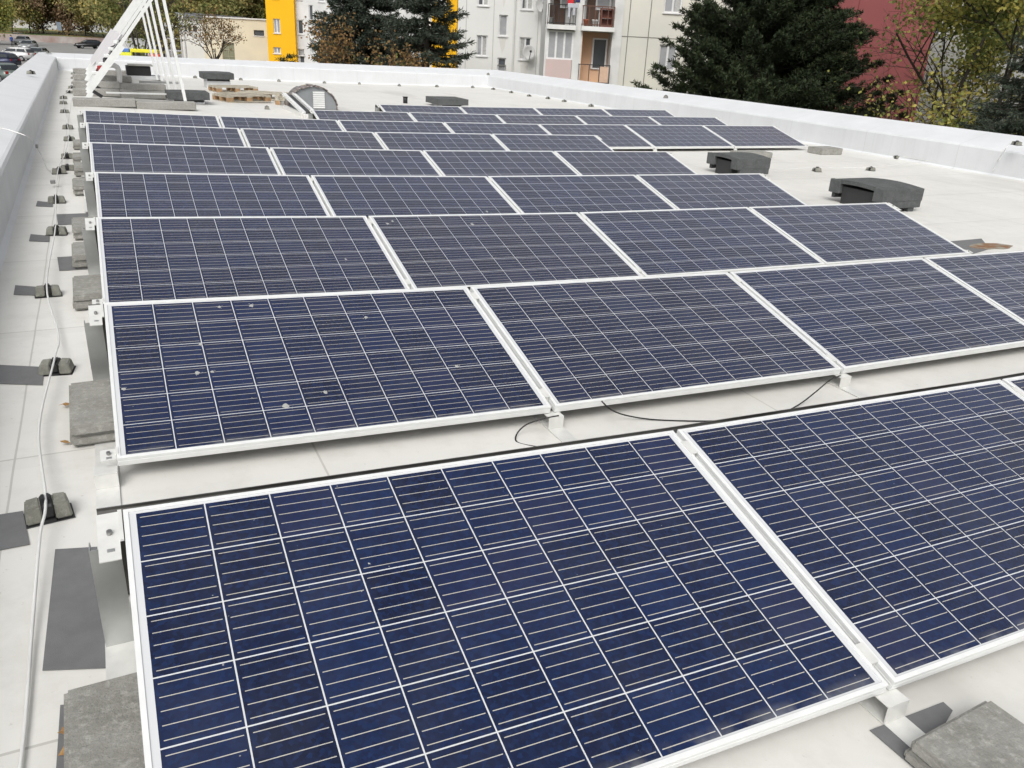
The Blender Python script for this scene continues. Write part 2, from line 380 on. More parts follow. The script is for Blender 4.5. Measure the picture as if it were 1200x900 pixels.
# bird droppings (stuck to the glass: parts of their panel)
def dropping(key, u, v, r):
    m = MB(); n = 9; c = m.bm.verts.new((0, 0, .0012)); ring = []
    for k in range(n):
        a = 2 * math.pi * k / n; rr = .85 * r * random.uniform(.6, 1.2); ring.append(m.bm.verts.new((rr * math.cos(a) * 1.1, rr * math.sin(a) * 1.3, .0003)))
    for k in range(n): m.bm.faces.new((c, ring[k], ring[(k + 1) % n]))
    for _ in range(3):
        a = random.uniform(0, 6.3); q = r * random.uniform(1.2, 1.9); s = r * .13
        m.box((q * math.cos(a) - s, q * math.sin(a) - s, 0), (q * math.cos(a) + s, q * math.sin(a) + s, .0006))
    m.build('bird_dropping', MT['dropping'], panels[key], loc=(u, v, -.0030))
for u, v, r in ((.451, .924, .010), (.586, .92, .011), (1.065, .772, .011), (.34, .643, .009), (.305, .451, .010), (.359, .449, .009), (.756, .249, .009), (.593, .192, .015), (1.35, .34, .012), (.04, .388, .009)): dropping((1, 0), u, v, r)
for u, v, r in ((.10, .872, .012), (.145, .909, .009), (.711, .837, .013)): dropping((2, 1), u, v, r)
dropping((3, 1), 1.35, .25, .012); dropping((0, 0), .532, .683, .003); dropping((2, 0), 1.36, .40, .008)

# support frames: one at every joint of every row, one at each end
def proto_support(kind):
    """origin on the roof under the low edge; kind left / mid / right"""
    t = empty('support_frame'); h = BASE - .035
    xa, xb = (-.075, -.004) if kind == 'left' else ((-.045, .025) if kind == 'mid' else (.004, .075))
    m = MB(); m.box((xa, -.66, .003), (xb, 1.06, .007)); m.build('base_rail', MT['alu_white'], t)
    m = MB(); m.box((xa, -.032, .0075), (xb, -.028, h - .004)); m.box((xa, -.032, h - .0035), (xb, .03, h - .0005)); m.build('front_bracket', MT['alu_white'], t)
    m = MB(); zt = h + .992 * math.sin(TILT) - .02
    m.box((xa + .002, .885, .0075), (xb - .002, .889, zt)); m.box((xa + .002, .8895, .0075), (xa + .005, .925, zt)); m.build('rear_post', MT['alu_dull'], t)
    ct, st = math.cos(TILT), math.sin(TILT); rot = Matrix.Rotation(TILT, 3, 'X')
    def tl(x, v, z): p = rot @ Vector((x, v, z)); return p + Vector((0, 0, BASE))
    m = MB()
    def tb(x0, v0, z0, x1, v1, z1, bev=0):
        c = tl((x0 + x1) / 2, (v0 + v1) / 2, (z0 + z1) / 2); hx, hv, hz = (x1 - x0) / 2, (v1 - v0) / 2, (z1 - z0) / 2
        m.box(c - Vector((hx, hv, hz)), c + Vector((hx, hv, hz)), rot=rot, bevel=bev)
    xc, xd = (xa + .012, xb - .012) if kind == 'mid' else ((.035, .075) if kind == 'left' else (-.075, -.035))
    tb(xc, .06, -.062, xd, .97, -.038); m.build('cross_rail', MT['alu_dull'], t)
    if kind == 'mid':
        for v in (.06, .87):
            m = MB(); tb(-.022, v, .0008, .002, v + .06, .0042); tb(-.0165, v + .001, -.03, -.0035, v + .059, .0006); m.build('clamp', MT['alu_white'], t)
    else:
        s = -1 if kind == 'left' else 1
        for v, L in ((.0, .055), (.835, .155)):
            m = MB(); a, b = sorted((s * -.004, s * -.050)) if False else sorted((s * .003, s * .050)); tb(a, v, -.006, b, v + L, -.003); a, b = sorted((s * -.006, s * .003)); tb(a, v + L * .35, -.0028, b, v + L, .003)
            m.build('end_clamp', MT['alu_white'], t)
            m = MB(); c = tl(s * .024, v + L * .55, .001); d = rot @ Vector((0, 0, 1)); m.tube([c - d * .004, c + d * .006], .0065, 8); m.build('bolt', MT['bolt'], t)
            m = MB(); c = tl(s * .024, v + L * .2, -.0025); m.box(c - Vector((.008, .005, .001)), c + Vector((.008, .005, .001)), rot=rot); m.build('slot', MT['alu_dull'], t)
    return t
SUP = {k: proto_support(k) for k in ('left', 'mid', 'right')}; used = set()
for i in range(9):
    for j in range(ROWN[i] + 1):
        if j == ROWN[i] and i <= 1: kind = 'mid'
        else: kind = 'left' if j == 0 else ('right' if j == ROWN[i] else 'mid')
        o = SUP[kind] if kind not in used else copy_tree(SUP[kind]); used.add(kind)
        x = ROWX[i] + j * 1.67 - (.0 if j == 0 else (.02 if kind == 'right' else .0))
        o.location = (x, ROWY[i], zn(x) + ROWZ[i] - BASE)
        if ROWZ[i] < -.02: o.location.z = zn(x) + ROWZ[i] - BASE + .0
        row = 'nearest row' if i == 0 else ('farthest row' if i == 8 else f'{ordn[i]} row back')
        pos = 'open left end' if j == 0 else ('open right end' if kind == 'right' else f'{ordn[j-1]} joint')
        tag(o, f'white aluminium support frame under the {pos} of the {row}', 'mounting frame', 'aluminium mounting frames under the panels')
# wind deflector sheet behind each row
for i in range(9):
    x0 = ROWX[i]; n = ROWN[i]; m = MB(); yh = ROWY[i] + .992 * math.cos(TILT)
    zt = .992 * math.sin(TILT) - .030
    pts = []
    for k in range(n + 1):
        x = x0 + k * 1.67 - (.05 if k == 0 else .01); b = zn(x) + ROWZ[i]
        zq = .992 * math.sin(TILT); pts.append([(x, yh + .004, b + zq - .05), (x, yh + .012, b + zq - .042), (x, yh + .042, b + zq - .020), (x, yh + .043, b + zq - .014), (x, yh + .049, b + zq - .015), (x, yh + .12, b - BASE + .012)])
    for a, b in zip(pts, pts[1:]):
        A = [m.bm.verts.new(p) for p in a]; B = [m.bm.verts.new(p) for p in b]
        for k in range(5): m.bm.faces.new((A[k], B[k], B[k + 1], A[k + 1]))
    o = m.build('wind_deflector', MT['steel']); so_ = o.modifiers.new('t', 'SOLIDIFY'); so_.thickness = .0015
    tag(o, f'folded grey metal wind deflector behind the {"nearest" if i==0 else ("farthest" if i==8 else ordn[i])} panel row', 'wind deflector', 'metal wind deflectors behind the rows')

# ------------------------------------------------------------------ ballast pavers
def paver(x0, y0, sx, sy, z0, h, label, rot=0, n=2, grp='concrete ballast pavers at the row ends'):
    """n paving slabs in a pile: every slab its own thing"""
    for k in range(n):
        m = MB(); hh = h / n
        m.box((-sx / 2, -sy / 2, 0), (sx / 2, sy / 2, hh - .001), bevel=.009, seg=2)
        for v in m.bm.verts: v.co += Vector((random.uniform(-1, 1), random.uniform(-1, 1), random.uniform(-.4, .4))) * .0012
        o = m.build('paving_slab', MT['paver']); o.location = (x0 + random.uniform(-.004, .004), y0 + random.uniform(-.006, .006), z0 + k * hh); o.rotation_euler.z = R(rot + (k * 1.1 if n > 1 else 0))
        pos = ('topmost' if k == n - 1 else 'lower') + ' slab of the pile' if n > 1 else 'single slab'
        tag(o, f'weathered grey concrete paving slab {label}, {pos}', 'paving slab', grp)
def fpatch(poly, label, lift=.0):
    m = MB(); z = [rz(x) + .0025 + lift for x, y in poly]
    P = [Vector((x, y, zz)) for (x, y), zz in zip(poly, z)]; m.extrude(P, (0, 0, .002))
    tag(m.build('membrane_pad', MT['felt']), label, 'roofing pad', 'grey membrane pads on the roof')
z = rz(0) + .009
paver(.045, .44, .30, .50, z, .07, 'at the bottom left corner by the nearest panel')
paver(.035, 2.27, .32, .44, z, .085, 'left of the low edge of the second row')
paver(.030, 3.93, .32, .40, z, .085, 'left of the low edge of the third row, nearer pile')
paver(.015, 4.80, .32, .38, z, .08, 'between the third and fourth rows, farther pile')
paver(.010, 5.60, .32, .40, z, .08, 'left of the fourth row by the conductor wire')
paver(-.01, 7.35, .32, .45, z, .08, 'left of the fifth row')
paver(-.02, 8.35, .30, .40, z, .08, 'left of the fifth row behind its frame')
paver(-.04, 9.15, .30, .38, z, .07, 'left of the sixth row')
paver(-.05, 10.3, .30, .38, z, .07, 'left of the seventh row')
# foreground right slab beyond the nearest row
c = at(1147, 822, z=-.085); l = at(1064, 864, z=-.085); e1 = (c - l); L1 = e1.length
ang = math.degrees(math.atan2(e1.y, e1.x)); far = l + Vector((e1.y, -e1.x, 0)).normalized() * .5 * 0
ctr = l + e1.normalized() * .15 + Vector((e1.y, -e1.x, 0)).normalized() * .22
paver(ctr.x, ctr.y, .30, .44, rz(ctr.x) + .006, .07, 'in front of the nearest row at the bottom right', ang)
def gp(*q, z=None): # photo point on the roof
    p = at(q[0], q[1], z=-.16)
    for _ in range(6): p = at(q[0], q[1], z=rz(p.x))
    return (p.x, p.y)
fpatch([gp(1019, 857), gp(1105, 824), gp(1116, 834), gp(1075, 905)], 'dark grey membrane pad under the slab at the bottom right')
fpatch([gp(65, 645), gp(116, 642), gp(127, 784), gp(50, 787)], 'large dark grey membrane pad left of the nearest row')
fpatch([gp(-12, 606), gp(27, 600), gp(35, 639), gp(-12, 648)], 'grey membrane pad by the left edge beside the nearest wire holder')
fpatch([gp(-12, 428), gp(52, 431), gp(50, 452), gp(-12, 450)], 'grey membrane pad beside the second wire holder')
fpatch([gp(71, 828), gp(100, 826), gp(100, 905), gp(66, 905)], 'narrow dark membrane pad under the bottom left slab', .0005)
for q, s in (((18, 335, 46, 346), 'third'), ((36, 275, 58, 283), 'fourth'), ((44, 236, 62, 242), 'fifth')):
    fpatch([gp(q[0], q[1]), gp(q[2], q[1] + 2), gp(q[2], q[3] + 1), gp(q[0] - 2, q[3])], f'grey membrane pad beside the {s} wire holder')
fpatch([(-.24, 4.95), (-.05, 4.95), (-.05, 4.6), (-.22, 4.6)], 'grey membrane pad between two slab piles left of the fourth row')
fpatch([(-.28, 6.35), (-.02, 6.35), (-.02, 5.95), (-.26, 5.95)], 'grey membrane pad left of the fifth row')
fpatch([(-.14, 7.65), (-.05, 7.65), (-.05, 7.2), (-.14, 7.2)], 'grey membrane strip left of the fifth row')
# dry leaves
def dry_leaf(x, y, z, r, label):
    m = MB(); n = 8; pts = []
    for k in range(n):
        a = 2 * math.pi * k / n; rr = r * (1 if k % 2 else .6) * random.uniform(.8, 1.2); pts.append((rr * math.cos(a), rr * math.sin(a) * 1.2, random.uniform(0, r * .5)))
    m.extrude(pts, (0, 0, .0008)); o = m.build('dry_leaf', MT['leaf_dry']); o.location = (x, y, z); o.rotation_euler = (random.uniform(-.4, .4), random.uniform(-.4, .4), random.uniform(0, 6))
    tag(o, label, 'dry leaf', 'fallen leaves caught by the slabs')
p = gp(78, 862); dry_leaf(p[0] - .004, p[1], rz(0) + .012, .012, 'brown dry leaf beside the bottom left slab, upper one')
p = gp(77, 885); dry_leaf(p[0], p[1], rz(0) + .010, .011, 'brown dry leaf beside the bottom left slab, lower one')
p = gp(77, 478); dry_leaf(p[0], p[1], rz(0) + .012, .02, 'orange dry leaf beside the slab left of the second row')
p = gp(77, 522); dry_leaf(p[0], p[1], rz(0) + .012, .018, 'orange dry leaf under the corner of the slab left of the second row')

# ------------------------------------------------------------------ lightning conductor wire and its holders
MT['holder'] = concrete('holder_concrete', (.25, .25, .215), (.17, .17, .145), 150)
def proto_holder():
    t = empty('wire_holder')
    for s in (-1, 1):
        m = MB(); bm = m.bm
        x0, x1 = (.018, .066); P = [(x0, -.045, .004), (x1, -.045, .004), (x1, .045, .004), (x0, .045, .004), (x0, -.038, .055), (x1 - .008, -.036, .052), (x1 - .008, .036, .052), (x0, .038, .055)]
        V = [bm.verts.new((s * a, b, c)) for a, b, c in P]
        for q in ((0, 1, 5, 4), (1, 2, 6, 5), (2, 3, 7, 6), (3, 0, 4, 7), (4, 5, 6, 7), (3, 2, 1, 0)): bm.faces.new([V[k] for k in q])
        bmesh.ops.bevel(bm, geom=bm.edges[:], offset=.004, segments=2, affect='EDGES')
        m.build('concrete_block', MT['holder'], t)
    m = MB(); m.box((-.0175, -.05, .003), (.0175, .05, .012)); m.box((-.0175, -.044, .0121), (.0175, .044, .056), bevel=.006)
    m.box((-.011, -.016, .0505), (-.004, .016, .068)); m.box((.004, -.016, .0505), (.011, .016, .068)); m.build('clip', MT['black'], t)
    m = MB(); m.box((-.07, -.052, .0005), (.07, .052, .003), bevel=.001); m.build('base_plate', MT['black'], t)
    return t
HP = proto_holder(); hfirst = [True]
def holder(x, y, z, rzd, label, grp='concrete wire holders'):
    o = HP if hfirst[0] else copy_tree(HP); hfirst[0] = False
    o.location = (x, y, z); o.rotation_euler = (R(random.uniform(-2, 2)), R(random.uniform(-2, 2)), R(rzd + random.uniform(-9, 9))); q = random.uniform(.93, 1.06); o.scale = (q, q, random.uniform(.9, 1.08)); tag(o, label, 'wire holder', grp); return o
LH = [(-.180, 1.60), (-.190, 2.87), (-.262, 4.09), (-.258, 5.64), (-.290, 6.86), (-.305, 8.40), (-.235, 8.62), (-.250, 9.45), (-.252, 11.0), (-.290, 12.3), (-.37, 14.6), (-.42, 16.2), (-.44, 17.3), (-.36, 18.7), (-.33, 20.0), (-.30, 21.5), (-.33, 23.4), (-.35, 25.2)]
names = ['nearest', 'second', 'third', 'fourth', 'fifth', 'sixth', 'seventh', 'eighth', 'ninth', 'tenth', 'eleventh', 'twelfth', 'thirteenth', 'fourteenth', 'fifteenth', 'sixteenth', 'seventeenth', 'farthest']
for (x, y), nm in zip(LH, names):
    holder(x, y, rz(x), random.uniform(-6, 6), f'concrete and black wire holder along the left parapet, {nm} from the camera')
# wire
def smooth_path(pts, k=6):
    out = []
    P = [Vector(p) for p in pts]; P = [P[0]] + P + [P[-1]]
    for a, b, c_, d in zip(P, P[1:], P[2:], P[3:]):
        for i in range(k):
            t = i / k; out.append(.5 * ((2 * b) + (c_ - a) * t + (2 * a - 5 * b + 4 * c_ - d) * t * t + (3 * b - a - 3 * c_ + d) * t ** 3))
    out.append(P[-1]); return out
zt = .062
wp = [(gp(-30, 985)[0], gp(-30, 985)[1], rz(0) + .03)]
wp = [(-.21, .25, rz(0) + .012), (-.196, .62, rz(0) + .012), (-.196, 1.0, rz(0) + .02), (-.19, 1.4, rz(0) + .05)]
for (x, y) in LH[:6]: wp.append((x, y, rz(0) + zt))
wp.insert(5, (-.225, 2.2, rz(0) + .045)); wp.insert(7, (-.19, 3.3, rz(0) + .03))
wp += [(-.27, 9.4, rz(0) + .05)] + [(x, y, rz(0) + zt) for x, y in LH[8:]]
tag(MB().tube(smooth_path(wp), .0045, 8).build('conductor_wire', MT['wire']), 'light grey lightning conductor wire running through the holders along the left parapet', 'wire')
a1 = at(0, 150, z=.37)
wp2 = [at(-40, 147, z=.40), at(0, 150, z=.385), at(22, 156, z=.35), at(32, 160, z=.32), at(37, 164, x=-.545), at(44, 174, x=-.52), at(51, 187, x=-.48), at(57, 199, x=-.40), (-.305, 8.40, rz(0) + .07)]
tag(MB().tube(smooth_path(wp2), .0045, 8).build('conductor_wire', MT['wire']), 'thin branch of conductor wire climbing over the left parapet', 'wire')
for q, lb in (((43, 171), 'upper'), ((51, 190), 'lower')):
    pp = at(*q, x=-.51); m = MB(); m.box((-.012, -.03, -.02), (.012, .03, .02), bevel=.003); o = m.build('wire_connector', MT['bolt']); o.location = pp; tag(o, f'{lb} metal connector on the wire branch climbing the left parapet', 'wire connector', 'wire connectors')
pp = at(62, 213, z=rz(0) + .05); m = MB(); m.box((-.02, -.03, -.015), (.02, .03, .015), bevel=.003); o = m.build('wire_connector', MT['bolt']); o.location = pp; tag(o, 'metal cross connector on the wire between the fifth and sixth holders', 'wire connector', 'wire connectors')
# holders on the other sides
for k, q in enumerate([(226, 90), (280, 93), (325, 95), (376, 96.5), (420, 98.5), (468, 101), (512, 102), (554, 103)]):
    x, y = gp(*q); y = min(y, 26.6); holder(x, y, rz(x), 90 + random.uniform(-8, 8), f'wire holder along the far parapet, {names[k]} from the left'.replace('nearest', 'first'))
for k, q in enumerate([(578, 105), (599, 109), (620, 113), (642, 116), (667, 119.5), (693, 125)]):
    x, y = gp(*q); x = min(x, 12.3); holder(x, y, rz(x), random.uniform(-8, 8), f'wire holder along the right parapet, {ordn[k]} from the far corner')
for q, lb in (((313, 128), 'wire holder alone on the roof beside the wooden pallets'), ((987, 172), 'wire holder beside the slab at the end of the seventh row'), ((1051, 186), 'wire holder on the roof between two others near the right parapet'), ((1126, 198), 'wire holder at the foot of the right parapet below the wire bend'), ((957, 201), 'wire holder in the middle of the open roof behind the farther vent hood'), ((1020, 200), 'wire holder in the open roof left of the right parapet'), ((1191, 205), 'wire holder half out of view at the right edge')):
    if q[0] == 1191: continue
    x, y = gp(*q); holder(x, y, rz(x), random.uniform(60, 110), lb)
for q, lb in (((36.5, 87), 'wire holder lying on top of the left parapet'), ((57, 62), 'wire holder on the far left corner of the parapet'), ((572, 88), 'wire holder on top of the parapet at the far right corner'), ((780, 115), 'wire holder on top of the right parapet beside the pine'), ((1191, 170), 'wire holder on top of the right parapet at the right edge')):
    p = at(*q, z=.34 if q[0] < 100 else .25); holder(p.x, p.y, p.z, random.uniform(0, 90), lb)
rw = [gp(985, 172), gp(1051, 186), gp(1126, 199), gp(1200, 212)]
tag(MB().tube(smooth_path([(x, y, rz(x) + .055) for x, y in rw]), .005, 6).build('conductor_wire', MT['wire']), 'thin wire on the holders at the foot of the right parapet', 'wire')
rw = [gp(905, 203), gp(957, 201), gp(1020, 200), gp(1085, 193)]
tag(MB().tube(smooth_path([(x, y, rz(x) + .055) for x, y in rw]), .004, 6).build('conductor_wire', MT['wire']), 'thin wire crossing the open roof towards the right parapet', 'wire')
rw = [at(1183, 168, z=.33), at(1178, 175, z=.27), at(1170, 187, x=12.57), at(1164, 200, x=12.55)]
tag(MB().tube(smooth_path(rw), .006, 6).build('conductor_wire', MT['wire']), 'wire climbing the inner face of the right parapet', 'wire')
for q in ((1082, 189.5), (1090, 190.5), (1098, 191.5), (1107, 192.5), (1142, 201), (1153, 203.5), (1167, 205.5), (1180, 207)):
    x, y = gp(*q); m = MB(); m.box((-.05, -.025, .003), (.05, .025, .02), bevel=.004); o = m.build('wire_connector', MT['bolt']); o.location = (x, y, rz(x)); o.rotation_euler.z = R(-80)
    tag(o, 'small metal connector in the line of connectors at the foot of the right parapet', 'wire connector', 'line of connectors at the right parapet')

# ------------------------------------------------------------------ black cables drooping from the second row
def cable(pts, label):
    P = [at(a, b, z=zz) for a, b, zz in pts]; tag(MB().tube(smooth_path(P), .0032, 8).build('panel_cable', MT['cable']), label, 'cable', 'black panel cables')
cable([(655, 487, -.06), (640, 490, -.075), (618, 497, -.10), (606, 508, -.135), (606, 518, -.15), (625, 523, -.152), (660, 527, -.152), (690, 530, -.152)], 'black cable loop hanging by the first bracket of the second row')
cable([(705, 470, -.05), (716, 480, -.09), (735, 487, -.14), (770, 492, -.165), (830, 493.5, -.168), (870, 492, -.168)], 'long black cable lying behind the nearest row')
cable([(985, 440, -.07), (972, 446, -.09), (955, 460, -.14), (938, 473, -.175), (915, 486, -.178)], 'black cable hanging by the second bracket of the second row')

# ------------------------------------------------------------------ roof vents
def hood(x0, y0, sx, sy, ztop, label):
    """low vent hood: arched granulated cover on short legs"""
    r = rz(x0 + sx / 2); t = empty('vent_hood', (x0, y0, r), label=label, cat='roof vent', group='dark arched vent hoods'); H = ztop - r
    m = MB(); n = 12; pts = []
    for k in range(n + 1):
        s = k / n; y = sy * s; z = H + .024 * math.sin(math.pi * s) - 0; pts.append((y, z))
    prof = [(0, y, z) for y, z in pts] + [(0, sy, H - .13), (0, sy - .02, H - .15)] + [(0, y, z - .045) for y, z in pts[::-1][1:-1]] + [(0, .02, H - .15), (0, 0, H - .13)]
    m.extrude([Vector(p_) for p_ in prof], (sx, 0, 0)); m.build('cover', MT['hood'], t)
    for y0_, y1_ in ((-.004, .14), (sy - .16, sy + .004)): m = MB(); m.box((-.012, y0_, H - .145), (.05, y1_, H + .006), bevel=.006); m.build('end_block', MT['hood'], t)
    for y0_, y1_ in ((.004, .05), (sy - .05, sy - .004)): m = MB(); m.box((.0505, y0_, H - .21), (sx - .006, y1_, H - .05)); m.build('skirt', MT['hood'], t)
    m = MB(); m.box((.03, .15, 0), (sx - .07, sy - .17, H - .06)); m.build('base_curb', simple('curb_dark', (.03, .032, .032), .8, 0, .3, 8), t)
    m = MB(); m.box((sx - .17, .02, 0), (sx - .08, .09, H - .15)); m.build('leg', MT['hood'], t)
    return t
hood(7.84, 5.48, .63, .79, .01, 'dark grey arched vent hood on the open roof, the nearer one at the right')
hood(7.80, 7.88, .56, .66, .01, 'dark grey arched vent hood behind the fifth row, the farther one')
def slabvent(x0, x1, y0, y1, z1, zb, lid, label, curbmat='parapet', ov=.09, name='capped_vent', grp=None, slope=0):
    r = rz((x0 + x1) / 2); t = empty(name, (x0, y0, r), label=label, cat='roof vent', group=grp or 'capped roof vents')
    m = MB(); m.box((ov, ov, 0), (x1 - x0 - ov, y1 - y0 - ov, zb - r)); m.build('curb', MT[curbmat], t)
    m = MB(); bm = m.bm; w_, d_ = x1 - x0, y1 - y0; c = r
    V = [bm.verts.new(v) for v in ((0, 0, zb - c + .003), (w_, 0, zb - c + .003), (w_, d_, zb - c + .003), (0, d_, zb - c + .003), (0, 0, z1 - c - slope), (w_, 0, z1 - c - slope), (w_, d_, z1 - c - slope), (0, d_, z1 - c - slope), (w_ / 2, d_ / 2, z1 - c))]
    for q in ((0, 1, 5, 4), (1, 2, 6, 5), (2, 3, 7, 6), (3, 0, 4, 7), (3, 2, 1, 0), (4, 5, 8), (5, 6, 8), (6, 7, 8), (7, 4, 8)): bm.faces.new([V[k] for k in q])
    m.build('cap', MT[lid], t)
    m = MB(); m.box((ov + .02, ov - .006, zb - r - .045), (x1 - x0 - ov - .02, ov - .001, zb - r)); m.build('air_slot', MT['dark_metal'], t)
    return t
slabvent(1.39, 2.17, 17.25, 18.0, .09, -.08, 'hood', 'dark slab-capped vent on a white curb at the feet of the tilted frames', slope=.03)
slabvent(2.60, 3.36, 22.2, 23.0, .22, .04, 'hood', 'dark slab-capped vent on a white curb behind the wooden pallets', slope=.03)
slabvent(7.45, 8.22, 18.3, 19.2, -.03, -.19, 'hood', 'flat dark slab-capped vent near the farthest row', ov=.12, slope=.02)
# open box vent under the frames
t = empty('box_vent', (.93, 24.4, rz(1.3)), label='black open box vent with a grey lid behind the tilted frames', cat='roof vent'); r = rz(1.3)
m = MB(); m.box((0, 0, 0), (.88, .7, .10)); m.build('curb', MT['parapet'], t)
m = MB(); m.box((.0, .0, .102), (.60, .65, .34), bevel=.02); m.build('box', MT['black'], t)
m = MB(); m.box((.06, -.06, .345), (.66, .7, .375), bevel=.006); m.build('lid', MT['beam'], t)
# white bent pipe
P = [at(140, 97, y=22.6), at(140, 88, y=22.6), at(138, 80, y=22.6), at(133, 76.5, y=22.6), at(127, 77, y=22.6), at(120, 80, y=22.6)]
tag(MB().tube(smooth_path(P), .062, 14).build('vent_pipe', simple('white_plastic', (.7, .7, .68), .35)), 'white plastic pipe with a bent top between the concrete beams', 'pipe')
for q, lb in (((475, 121), 'short black pipe stub standing by the farthest row'), ((488, 98.5), 'short black pipe stub near the far parapet')):
    x, y = gp(*q); m = MB(); m.tube([(0, 0, .0), (0, 0, .14)], .055, 16); m.tube([(0, 0, .141), (0, 0, .155)], .065, 16); o = m.build('pipe_stub', MT['black']); o.location = (x, y, rz(x)); tag(o, lb, 'pipe', 'black pipe stubs')
# leaf litter in the roof drain
pts = []; cx, cy = gp(1163, 289)
m = MB(); poly = []
for k in range(16):
    a = 2 * math.pi * k / 16; rr = random.uniform(.8, 1.15); poly.append((cx + .26 * rr * math.cos(a), cy + .11 * rr * math.sin(a)))
m.extrude([Vector((x, y, rz(x) + .003)) for x, y in poly], (0, 0, .003)); m.build('x', MT['rust'])
o = bpy.data.objects['x']; o.name = 'leaf_litter'; tag(o, 'rusty brown leaf litter lying in the roof drain hollow at the right', 'leaf litter')
fpatch([gp(1104, 284), gp(1150, 280), gp(1160, 292), gp(1140, 298)], 'grey membrane pad beside the brown leaf litter')
# slabs at the end of the long row
x, y = gp(880, 184); paver(x, y, .62, .34, rz(x), .09, 'at the joint of the seventh row, right of its front edge', 0, 1)
x, y = gp(966, 180); paver(x, y, .50, .34, rz(x), .11, 'past the right end of the seventh row', 0, 1)

# ------------------------------------------------------------------ tilted A frames on concrete beams
BY = [15.75, 18.0, 20.3, 22.8, 25.4]; BX1 = [1.75, 1.42, 1.58, .98, 1.02]
AY = [16.7, 18.6, 20.5, 22.4, 24.3]
for k, (y, x1) in enumerate(zip(BY, BX1)):
    x0 = -.26 - .025 * k
    for h_, (a, b) in enumerate(((x0, (x0 + x1) / 2 - .004), ((x0 + x1) / 2 + .004, x1))):
        m = MB(); zz = rz(x1) ; m.box((0, 0, 0), (b - a, .30, .135 + (zz * -1 + rz(a)) * 0), bevel=.012)
        o = m.build('concrete_beam', MT['beam']); o.location = (a, y, rz((a + b) / 2) + .004)
        tag(o, f'long grey concrete ballast beam, {"left" if h_==0 else "right"} half of the {["nearest","second","third","fourth","farthest"][k]} line', 'concrete beam', 'concrete ballast beams under the tilted frames')
for k, y in enumerate(AY):
    r0 = rz(0) + .16 if k else rz(0) + .16; x_ap, z_ap = 1.405, 1.90
    t = empty('tilted_frame', (0, y, 0), label=f'white aluminium tilted A frame, {["nearest","second","third","fourth","farthest"][k]} of the five', cat='support frame', group='white A frames on the concrete beams')
    m = MB(); m.bar((-.02, 0, .06), (x_ap, 0, z_ap), .058, .05, up=(0, 1, 0)); m.bar((.0, -.004, .09), (.66, -.004, .90), .12, .052, up=(0, 1, 0)) if k == 0 else None; m.build('sloping_rail', MT['alu'], t)
    m = MB(); m.bar((x_ap + .03, .02, z_ap + .02), (1.665, .02, rz(1.66) + .02), .054, .05, up=(0, 1, 0)); m.build('rear_leg', MT['alu'], t)
    m = MB(); m.bar((.06, -.03, .10), (-.05, -.03, rz(0) + .02), .09, .05, up=(0, 1, 0)); m.build('foot', MT['alu'], t)
    m = MB(); m.bar((.08, -.05, .10), (.22, -.05, -.0), .06, .035, up=(0, 1, 0)); m.build('hinge_arm', MT['dark_metal'], t)
# translucent sheet and wiring lying on the rails
plate = simple('collector_sheet', (.74, .71, .73), .3, 0, .1, 2)
def rail_pt(s, y, off=0): # s = height on the rail
    t_ = (s - .06) / (1.90 - .06); return Vector((-.02 + (1.425) * t_ - off * .79, y, s + off * .61))
for nm, y0, y1, s0, s1, lb in (('cover_sheet', 17.3, 20.4, .42, 1.04, 'pale translucent sheet on the tilted frames, nearer one'), ('cover_sheet', 20.5, 24.5, .30, 1.04, 'pale translucent sheet on the tilted frames, farther one')):
    m = MB(); A = [rail_pt(s0, y0, .06), rail_pt(s0, y1, .06), rail_pt(s1, y1, .06), rail_pt(s1, y0, .06)]; m.extrude(A, (-.008, 0, .006)); tag(m.build(nm, plate), lb, 'sheet', 'translucent sheets on the tilted frames')
m = MB(); A = [rail_pt(.80, 16.72, .05), rail_pt(.80, 17.25, .05), rail_pt(1.04, 17.25, .05), rail_pt(1.04, 16.72, .05)]; m.extrude(A, (-.006, 0, .005)); tag(m.build('bracket_plate', MT['alu_dull']), 'grey metal plate at the upper corner of the sheets on the nearest frame', 'plate')
t = empty('wiring_bundle', tuple(rail_pt(.35, 16.95, .05)), label='tangle of black cables and silver junctions along the nearest tilted frame', cat='wiring')
m = MB(); P = [rail_pt(s, 16.93 + .05 * math.sin(s * 21), .03 + .03 * math.sin(s * 33)) - t.location for s in np.linspace(.3, .95, 14)]; m.tube(P, [.03 + .018 * abs(math.sin(k * 1.7)) for k in range(14)], 7); m.build('cable', MT['black'], t)
for s in (.36, .52, .66, .78, .90):
    m = MB(); m.box((-.05, -.04, -.03), (.05, .04, .03), bevel=.01); m.build('junction', MT['alu'], t, loc=rail_pt(s, 16.86, .07) - t.location)
m = MB(); m.box((-.04, -.03, -.05), (.04, .03, .05), bevel=.01); m.build('red_connector', simple('red_plastic', (.35, .03, .03), .5), t, loc=rail_pt(.45, 16.85, .05) - t.location)
for q, lb in (((152, 115), 'left'), ((170, 113), 'right')): pass
m = MB(); m.bar((.3, 17.45, .02), (1.5, 17.6, .0), .05, .03); tag(m.build('loose_rail', MT['alu']), 'loose white rail lying behind the nearest beam', 'rail')
m = MB(); m.bar((1.05, 20.75, .03), (1.9, 20.8, .02), .05, .05); tag(m.build('loose_rail', MT['alu_dull']), 'loose grey rail lying beside the third beam', 'rail')

